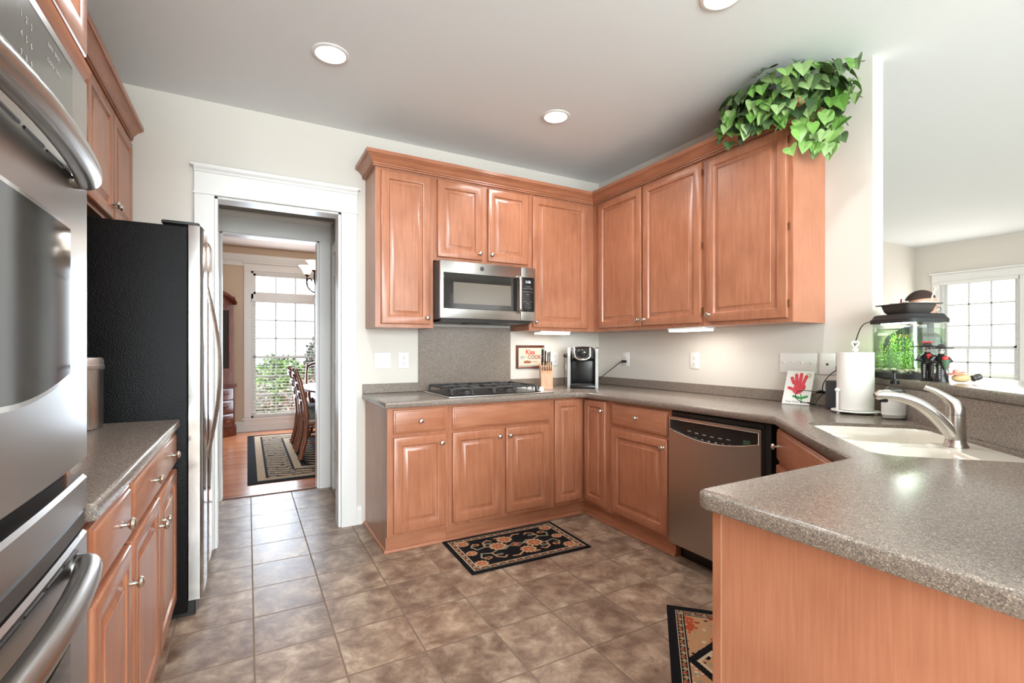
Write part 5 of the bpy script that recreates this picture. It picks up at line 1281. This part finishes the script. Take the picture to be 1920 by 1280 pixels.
# ================================================================== DINING ROOM
tcx, tcy = -1.62, 2.95
dt = thing('dining_table', 'oval dark wood dining table seen through the doorway', 'table', (tcx, tcy, .008))
def oval(rx, ry, z, n=48, p=2.4): return [(tcx + rx * math.copysign(abs(math.cos(t)) ** (2 / p), math.cos(t)), tcy + ry * math.copysign(abs(math.sin(t)) ** (2 / p), math.sin(t)), z) for t in [2 * PI * k / n for k in range(n)]]
mb = MB(); mb.loft([oval(.60, .95, .728), oval(.62, .97, .732), oval(.625, .975, .745), oval(.615, .965, .755)]); build('tabletop', mb, CHERRY, dt)
mb = MB(); rg = []
for k in range(64):
    t = 2 * PI * k / 64; rg.append((tcx + .50 * math.copysign(abs(math.cos(t)) ** .8, math.cos(t)), tcy + .88 * math.copysign(abs(math.sin(t)) ** .8, math.sin(t)), .630 + .02 * math.sin(t * 16)))
mb.loft([rg, [(x, y, .7275) for x, y, z in rg]]); build('apron', mb, CHERRY, dt)
for sx in (-1, 1):
    for sy in (-1, 1):
        lx, ly = tcx + sx * .40, tcy + sy * .80
        mb = MB(); mb.tube([(lx + sx * .05, ly + sy * .05, .0088), (lx + sx * .055, ly + sy * .055, .03), (lx + sx * .02, ly + sy * .02, .09), (lx, ly, .25), (lx + sx * .02, ly + sy * .02, .50), (lx + sx * .03, ly + sy * .03, .60), (lx + sx * .02, ly + sy * .02, .66)], [.03, .032, .020, .024, .036, .042, .040], 12); build('leg', mb, CHERRY, dt)
SEATF = mat('grey_green_seat', S(120, 132, 128), .9, bump=.3, bscale=300)
def chair(label, x, y, deg, style):
    M = RZ(x, y, .0085, deg)             # local: +x is the way the sitter faces; back posts at x=0
    r = thing('dining_chair', label, 'chair', M.translation, 'dining chairs'); wd = .215
    for sy in (-1, 1):
        mb = MB(M); mb.tube([(-.075, sy * wd, 0), (-.02, sy * wd, .20), (.0, sy * wd, .43), (-.02, sy * wd, .62), (-.07, sy * wd * .95, .85), (-.115, sy * wd * .9, 1.0)], [.020, .021, .024, .021, .018, .013], 10, flat=1.3); build('back_post', mb, OAK, r)
        mb = MB(M); mb.tube([(.44, sy * (wd + .01), 0), (.43, sy * (wd + .01), .10), (.42, sy * (wd + .01), .32), (.425, sy * (wd + .01), .43)], [.016, .015, .024, .028], 10); build('leg', mb, OAK, r)
        mb = MB(M); mb.tube([(-.03, sy * wd, .17), (.42, sy * wd, .19)], .011, 8); build('stretcher', mb, OAK, r)
    mb = MB(M); mb.box(-.005, .45, -wd - .02, wd + .02, .37, .445, .012, 2); build('seat_frame', mb, OAK, r)
    mb = MB(M); mb.loft([[(x_, y_, .4455) for x_, y_ in rr(.01, .46, -wd - .015, wd + .015, .05)], [(x_, y_, .475) for x_, y_ in rr(.005, .465, -wd - .02, wd + .02, .05)], [(x_, y_, .500) for x_, y_ in rr(.03, .44, -wd + .005, wd - .005, .05)]]); build('seat_cushion', mb, SEATF, r)
    if style == 'ladder':
        for z, xx in ((.62, -.022), (.72, -.040), (.82, -.062), (.93, -.095)):
            mb = MB(M); n = 12
            mb.loft([[(xx - .035 * math.sin(PI * k / n) - .007, -wd * .93 + 2 * wd * .93 * k / n, z - .020 - .008 * math.cos(4 * PI * k / n)), (xx - .035 * math.sin(PI * k / n) + .007, -wd * .93 + 2 * wd * .93 * k / n, z - .020 - .008 * math.cos(4 * PI * k / n)), (xx - .035 * math.sin(PI * k / n) + .005, -wd * .93 + 2 * wd * .93 * k / n, z + .022 + .010 * math.cos(4 * PI * k / n)), (xx - .035 * math.sin(PI * k / n) - .009, -wd * .93 + 2 * wd * .93 * k / n, z + .022 + .010 * math.cos(4 * PI * k / n))] for k in range(n + 1)]); build('slat', mb, CHERRY, r)
    else:
        mb = MB(M); mb.tube([(-.09, -wd * .9, .90)] + bez((-.10, -wd * .9, .93), (-.12, -wd * .85, 1.04), (-.12, wd * .85, 1.04), (-.10, wd * .9, .93), 14) + [(-.09, wd * .9, .90)], .02, 10); build('top_rail', mb, CHERRY, r)
        mb = MB(M); mb.tube([(-.02, 0, .46), (-.05, 0, .7), (-.108, 0, 1.0)], .03, 10, flat=.4); build('splat', mb, CHERRY, r)
chair('ladder-back dining chair nearest the doorway, side on to the table', -2.245, 2.50, 0, 'ladder')
chair('ladder-back dining chair just behind the nearest dining chair', -2.245, 3.20, 0, 'ladder')
chair('dining chair with a looped top rail at the far end of the table', -1.84, 4.30, -90, 'loop')

# corner hutch
hu = thing('corner_hutch', 'tall dark cherry corner hutch with arched top beside the dining window', 'cabinet', (-3.4, 4.1, 0))
def hpoly(i=0, o=0): return [(-2.985 + o, 4.43 - o), (-2.985 + o, 4.695), (-3.985, 4.695), (-3.985, 3.71), (-3.72 - 0, 3.71 - o * .4)]
mb = MB(); mb.prism(hpoly(0, .02), 0, .12); build('plinth', mb, CHERRY, hu, smooth=False)
mb = MB(); mb.prism(hpoly(), .1205, .69); lo = build('lower_case', mb, CHERRY, hu, smooth=False)
mb = MB(); mb.prism(hpoly(0, .025), .6905, .72); build('waist_moulding', mb, CHERRY, hu, smooth=False)
mb = MB(); mb.prism([(-3.005, 4.46), (-3.005, 4.695), (-3.985, 4.695), (-3.985, 3.73), (-3.73, 3.73)], .7205, 1.86); up = build('upper_case', mb, CHERRY, hu, smooth=False)
FH = FR((-3.72, 3.71, 0), (1, 1, 0), (1, -1, 0)); hw_ = math.hypot(.735, .72)
for z0_, z1_ in ((.14, .31), (.33, .50), (.52, .67)):
    for a0_, a1_ in ((.03, hw_ / 2 - .01), (hw_ / 2 + .01, hw_ - .03)):
        mb = MB(FH); slab(mb, a0_, a1_, z0_, z1_, .001); dr_ = build('drawer', mb, CHERRY, hu)
        for q in (.25, .75): a = a0_ + (a1_ - a0_) * q; mb = MB(FH); mb.tube([(a - .03, .022, (z0_ + z1_) / 2 + .012), (a - .028, .034, (z0_ + z1_) / 2 - .008), (a, .036, (z0_ + z1_) / 2 - .016), (a + .028, .034, (z0_ + z1_) / 2 - .008), (a + .03, .022, (z0_ + z1_) / 2 + .012)], .005, 8); build('bail_pull', mb, BRONZE, dr_)
FH2 = FR((-3.725, 3.735, 0), (1, 1, 0), (1, -1, 0))
for a0_, a1_ in ((.04, hw_ / 2 - .01), (hw_ / 2 + .01, hw_ - .05)):
    mb = MB(FH2); M_s = mb.M; mb.M = M_s @ Matrix.Translation((a0_, .001, .90)); mb.rect_rings(a1_ - a0_, .93, [(0, 0), (0, .02), (.05, .02), (.055, .012)]); dr_ = build('door', mb, CHERRY, hu)
    mb = MB(FH2); mb.box(a0_ + .056, a1_ - .056, .0135, .016, .957, 1.773); build('pane', mb, BGLASS, dr_, smooth=False)
mb = MB(FH2); n = 24; prof_ = []
rgs = []
for k in range(n + 1):
    t = k / n; a = -.03 + (hw_ + .02) * t; z = 1.861 + .17 * math.sin(PI * t) ** .55
    rgs.append([(a, -.15, z - .0), (a, .06, z - .0), (a, .075, z + .03), (a, .05, z + .05), (a, -.15, z + .05)])
mb.loft(rgs); build('arched_bonnet', mb, CHERRY, hu)
mb = MB(FH2); mb.prism([(-.0 + hw_ * k / n * .985, 1.8605 + .17 * math.sin(PI * k / n) ** .55) for k in range(n + 1)] + [(hw_ * .985, 1.8605), (0, 1.8605)], -.02, .012, 'y'); build('pediment', mb, CHERRY, hu, smooth=False)
mb = MB(FH2); mb.lathe([(.022, 1.9115), (.014, 1.925), (.02, 1.945), (.010, 1.965), (.003, 1.985)], (hw_ - .012, .02, 0), 14); build('finial', mb, CHERRY, hu)

# chandelier
cx_, cy_ = -1.86, 2.95
cl = thing('chandelier', 'bronze scroll chandelier with glowing white bell shades in the dining room', 'chandelier', (cx_, cy_, 1.95))
mb = MB(); mb.lathe([(.06, H - .001), (.06, H - .02), (.015, H - .035), (.008, H - .05)], (cx_, cy_, 0), 20); build('canopy', mb, BRONZE, cl)
mb = MB(); mb.cyl((cx_, cy_, H - .05), (cx_, cy_, 2.34), .006, 8); mb.lathe([(.008, 2.34), (.025, 2.30), (.014, 2.22), (.030, 2.12), (.018, 2.02), (.03, 1.99), (.006, 1.95)], (cx_, cy_, 0), 16); build('stem', mb, BRONZE, cl)
for k in range(5):
    an = math.radians(150 + 72 * k); dx, dy = math.cos(an), math.sin(an); A = lambda r_, z: (cx_ + dx * r_, cy_ + dy * r_, z)
    mb = MB(); mb.tube(bez(A(.02, 2.02), A(.14, 1.90), A(.30, 1.92), A(.345, 2.03), 10) + bez(A(.345, 2.03), A(.38, 2.12), A(.30, 2.16), A(.285, 2.09), 8)[1:], .008, 8); mb.tube([A(.345, 2.03), A(.355, 2.10), A(.35, 2.15)], .008, 8); build('arm', mb, mat('dark_bronze%d' % k, S(58, 42, 36), .4, .7), cl)
    x, y, _ = A(.35, 0)
    mb = MB(); mb.lathe([(.012, 2.148), (.030, 2.166), (.034, 2.176), (.0005, 2.177)], (x, y, 0), 16); build('cup', mb, BRONZE, cl)
    mb = MB(); mb.lathe([(.032, 2.1775), (.045, 2.20), (.060, 2.235), (.082, 2.268), (.100, 2.282), (.097, 2.283), (.058, 2.238), (.030, 2.182)], (x, y, 0), 24, cap=False); build('bell_shade', mb, SHADE, cl)
    light('bulb', 'POINT', (x, y, 2.30), (0, 0, 0), 3, WARM, shadow_soft_size=.04)

# ================================================================== PERSON beyond the bar
px_, py_ = 1.165, -1.912
PM = RZ(px_, py_, .001, -29) @ Matrix.Diagonal((.8, .95, 1.012, 1))             # local +x is where the person faces
pe = None
mb = MB(PM)
def limb(pts, r, seg=12): mb.tube(pts, r, seg)
limb([(-.02, 0, .80), (-.02, 0, .95), (-.01, 0, 1.10), (.0, 0, 1.22), (.01, 0, 1.30)], [.13, .135, .14, .145, .10], 16)
limb([(.005, -.17, 1.255), (.01, 0, 1.285), (.005, .17, 1.255)], [.055, .085, .055], 14)
limb([(.01, 0, 1.28), (.025, 0, 1.345), (.045, 0, 1.40)], [.062, .055, .055], 14)
for sy in (-1, 1):
    limb([(-.02, sy * .085, .84), (-.01, sy * .095, .62), (.0, sy * .10, .44), (-.02, sy * .10, .25), (-.035, sy * .10, .09)], [.085, .075, .055, .052, .038])
    limb([(-.05, sy * .10, .055), (.0, sy * .105, .045), (.08, sy * .11, .035), (.14, sy * .112, .028)], [.04, .042, .038, .027])
    limb([(.005, sy * .185, 1.25), (.0, sy * .215, 1.10), (.02, sy * .225, .98)], [.052, .046, .040]); limb([(.02, sy * .225, .98), (.13, sy * .20, .96), (.235, sy * .13, 1.0)], [.040, .036, .027])
    hx, hy, hz = .26, sy * .115, 1.008
    limb([(.235, sy * .13, 1.0), (.265, sy * .112, 1.008), (.30, sy * .095, 1.013)], [.027, .034, .030])
    for q, (off, ln) in enumerate(((-.026, .062), (-.009, .072), (.009, .068), (.026, .052))):
        limb([(.305, sy * .092 + off * .4, 1.013 + off), (.305 + ln * .5, sy * .085 + off * .4, 1.018 + off), (.305 + ln * .85, sy * .070 + off * .3, 1.012 + off)], [.0095, .0088, .0075], 8)
    limb([(.26, sy * .095, 1.03), (.29, sy * .075, 1.052), (.315, sy * .070, 1.058)], [.0125, .011, .009], 8)
# head: lofted skull tilted forward
HT = RZ(px_, py_, .020, -29) @ Matrix.Translation((.045, 0, 1.412)) @ Matrix.Rotation(math.radians(16), 4, 'Y') @ Matrix.Scale(.88, 4)
old = mb.M; mb.M = HT
hr = [(-.005, .046, .050, -.02), (.012, .058, .058, .01), (.020, .072, .064, .035), (.016, .084, .068, .06), (.010, .092, .072, .09), (.004, .097, .075, .12), (.000, .097, .076, .15), (-.004, .088, .070, .178), (-.008, .066, .054, .200), (-.010, .035, .03, .212)]
mb.loft([[(cx0 + rx * math.cos(2 * PI * k / 20), ry * math.sin(2 * PI * k / 20), z) for k in range(20)] for cx0, rx, ry, z in hr])
mb.tube([(.096, 0, .115), (.116, 0, .085), (.108, 0, .070)], [.008, .014, .010], 10)
mb.tube([(.086, -.022, .040), (.094, 0, .041), (.086, .022, .040)], [.006, .009, .006], 8); mb.tube([(.083, -.02, .030), (.090, 0, .028), (.083, .02, .030)], [.006, .009, .006], 8)
for sy in (-1, 1):
    mb.lathe([(.004, -.004), (.020, 0), (.028, .006), (.020, .010), (.004, .008)], (.0, sy * .072, .095), 12, Matrix.Rotation(-sy * PI / 2, 4, 'X') @ Matrix.Rotation(.3 * sy, 4, 'Y'), .75, 1.15)
    mb.ball((.080, sy * .031, .106), .014, .8, 1, .8, 10)
mb.M = old
SKIN = mat('skin', S(226, 168, 142), .5, sss=.08)
pe = solo('person', mb, SKIN, 'person with dark receding hair and glasses standing beyond the aquarium', 'person', ang=180)
pb = ROOT[pe.name]
rm = pe.modifiers.new('remesh', 'REMESH'); rm.mode = 'VOXEL'; rm.voxel_size = .007; rm.use_smooth_shade = True
sm_ = pe.modifiers.new('smooth', 'SMOOTH'); sm_.iterations = 3; sm_.factor = .5
HAIR = mat('dark_hair', S(62, 44, 36), .7, bump=.8, bscale=220)
mb = MB(HT); rings = []
for i in range(11):
    el = PI / 2 * i / 10; ring_ = []
    for k in range(32):
        t = 2 * PI * k / 32; f = .5 + .5 * math.cos(t); lowz = .112 + .080 * f ** .6
        z = lowz + (.231 - lowz) * math.sin(el); g = math.sqrt(max(0, 1 - ((z - .105) / .127) ** 2)) if z > .105 else 1
        ring_.append((-.004 + (.120 - .034 * f) * g * math.cos(t), .094 * g * math.sin(t), z))
    rings.append(ring_)
mb.loft(rings); build('hair', mb, HAIR, pe)
mb = MB(HT)
for sy in (-1, 1):
    mb.tube([(.104, sy * .033 + .024 * math.cos(2 * PI * k / 16), .104 + .018 * math.sin(2 * PI * k / 16)) for k in range(16)], .0018, 6, closed=True)
    mb.tube([(.102, sy * .057, .110), (.06, sy * .079, .114), (.0, sy * .080, .114), (-.008, sy * .078, .104)], .0020, 6)
mb.tube([(.105, -.010, .108), (.109, 0, .110), (.105, .010, .108)], .0016, 6); build('glasses', mb, mat('spectacle_frame', S(70, 40, 34), .3), pe)
mb = MB(HT)
for sy in (-1, 1): mb.ball((.0885, sy * .031, .106), .0065, .6, 1, 1, 8)
build('eyes', mb, mat('eye_dark', S(50, 36, 30), .2), pe)
SHIRT = mat('grey_shirt', S(112, 116, 126), .85, bump=.3, bscale=300); TROU = mat('navy_trousers', S(52, 56, 72), .85)
mb = MB(PM); mb.tube([(-.02, 0, .86), (-.02, 0, .95), (-.01, 0, 1.10), (.0, 0, 1.22), (.01, 0, 1.305)], [.148, .15, .155, .16, .09], 20)
mb.tube([(.005, -.19, 1.25), (.01, 0, 1.29), (.005, .19, 1.25)], [.062, .095, .062], 14)
for sy in (-1, 1): mb.tube([(.005, sy * .19, 1.25), (.0, sy * .218, 1.10), (.01, sy * .222, 1.04)], [.064, .058, .055], 14)
sh = build('shirt', mb, SHIRT, pe, ang=180); rm = sh.modifiers.new('remesh', 'REMESH'); rm.mode = 'VOXEL'; rm.voxel_size = .008; rm.use_smooth_shade = True
mb = MB(PM); mb.tube([(-.02, 0, .76), (-.02, 0, .90)], [.145, .145], 20)
for sy in (-1, 1): mb.tube([(-.02, sy * .082, .84), (-.01, sy * .095, .62), (.0, sy * .10, .44), (-.02, sy * .10, .25), (-.035, sy * .10, .09)], [.098, .088, .072, .068, .062], 16)
tr_ = build('trousers', mb, TROU, pe, ang=180); rm = tr_.modifiers.new('remesh', 'REMESH'); rm.mode = 'VOXEL'; rm.voxel_size = .008; rm.use_smooth_shade = True
mb = MB(PM)
for sy in (-1, 1): mb.tube([(-.075, sy * .10, .045), (-.05, sy * .10, .050), (.0, sy * .105, .048), (.08, sy * .11, .042), (.155, sy * .113, .032)], [.035, .047, .047, .044, .030], 14)
build('shoes', mb, BLACKM, pe)

# ================================================================== GARDEN beyond the windows
mb = MB(); mb.box(-40, 40, -40, 45, -.45, -.40); struct('ground', mb, mat('lawn', S(146, 144, 112), .95, var=.2, bscale=6))
def leafy(name, label, cat, c, rx, ry, rz, n, size, colors, seedv, group=None, trunk=None):
    random.seed(seedv); vs, fs, cs = [], [], []
    for k in range(n):
        th, u = random.uniform(0, 2 * PI), random.uniform(-1, 1); q = math.sqrt(1 - u * u); rr_ = random.uniform(.75, 1.05)
        d = Vector((math.cos(th) * q, math.sin(th) * q, u)); p = Vector((c[0] + d.x * rx * rr_, c[1] + d.y * ry * rr_, c[2] + d.z * rz * rr_))
        if p.z < -.38: continue
        a = Vector((random.uniform(-1, 1), random.uniform(-1, 1), random.uniform(-1, 1))).normalized(); b = a.cross(d + Vector((.01, .02, .3))).normalized(); s_ = random.uniform(.6, 1.2) * size
        o = len(vs); vs += [p - a * s_, p + b * s_ * .6, p + a * s_, p - b * s_ * .6]; fs.append((o, o + 1, o + 2, o + 3)); cs.append(random.choice(colors))
    r = thing(name, label, cat, (c[0], c[1], -.40), group)
    color_mesh('foliage', vs, fs, cs, LEAF, r, smooth=False)
    mb = MB(); mb.tube([(c[0], c[1], -.40), (c[0] + .02, c[1], (c[2] - .4) / 2), (c[0], c[1], c[2])], [.06, .05, .03], 8); build('trunk', mb, mat('bark_' + str(seedv), S(92, 74, 60), .9), r)
HG = [S(84, 124, 48), S(104, 144, 62), S(122, 160, 76), S(70, 108, 42)]
for k, (hx_, lab) in enumerate(((-4.1, 'clipped green hedge bush at the left behind the hutch side of the dining window'), (-2.2, 'clipped green hedge bush in the middle beyond the dining window'), (-.3, 'clipped green hedge bush at the right beyond the dining window'))): leafy('hedge', lab, 'hedge', (hx_, 9.6, .25), .86, .6, .82, 2300, .07, HG, 40 + k, 'hedge beyond the dining window')
PKG = [S(232, 200, 196), S(240, 226, 220), S(120, 110, 84), S(98, 100, 70), S(206, 160, 150)]
for k, (hx_, lab) in enumerate(((-2.95, 'pink and white flowering bush low behind the left of the dining window'), (-1.75, 'pink and white flowering bush low behind the right of the dining window'))): leafy('flowering_bush', lab, 'bush', (hx_, 6.8, .10), .58, .5, .55, 1300, .045, PKG, 60 + k, 'flowering bushes')
leafy('garden_tree', 'dark evergreen tree beyond the right edge of the dining window', 'tree', (-.80, 13.5, .72), .42, .42, .92, 1500, .06, [S(62, 76, 62), S(84, 98, 80), S(50, 62, 50)], 70)
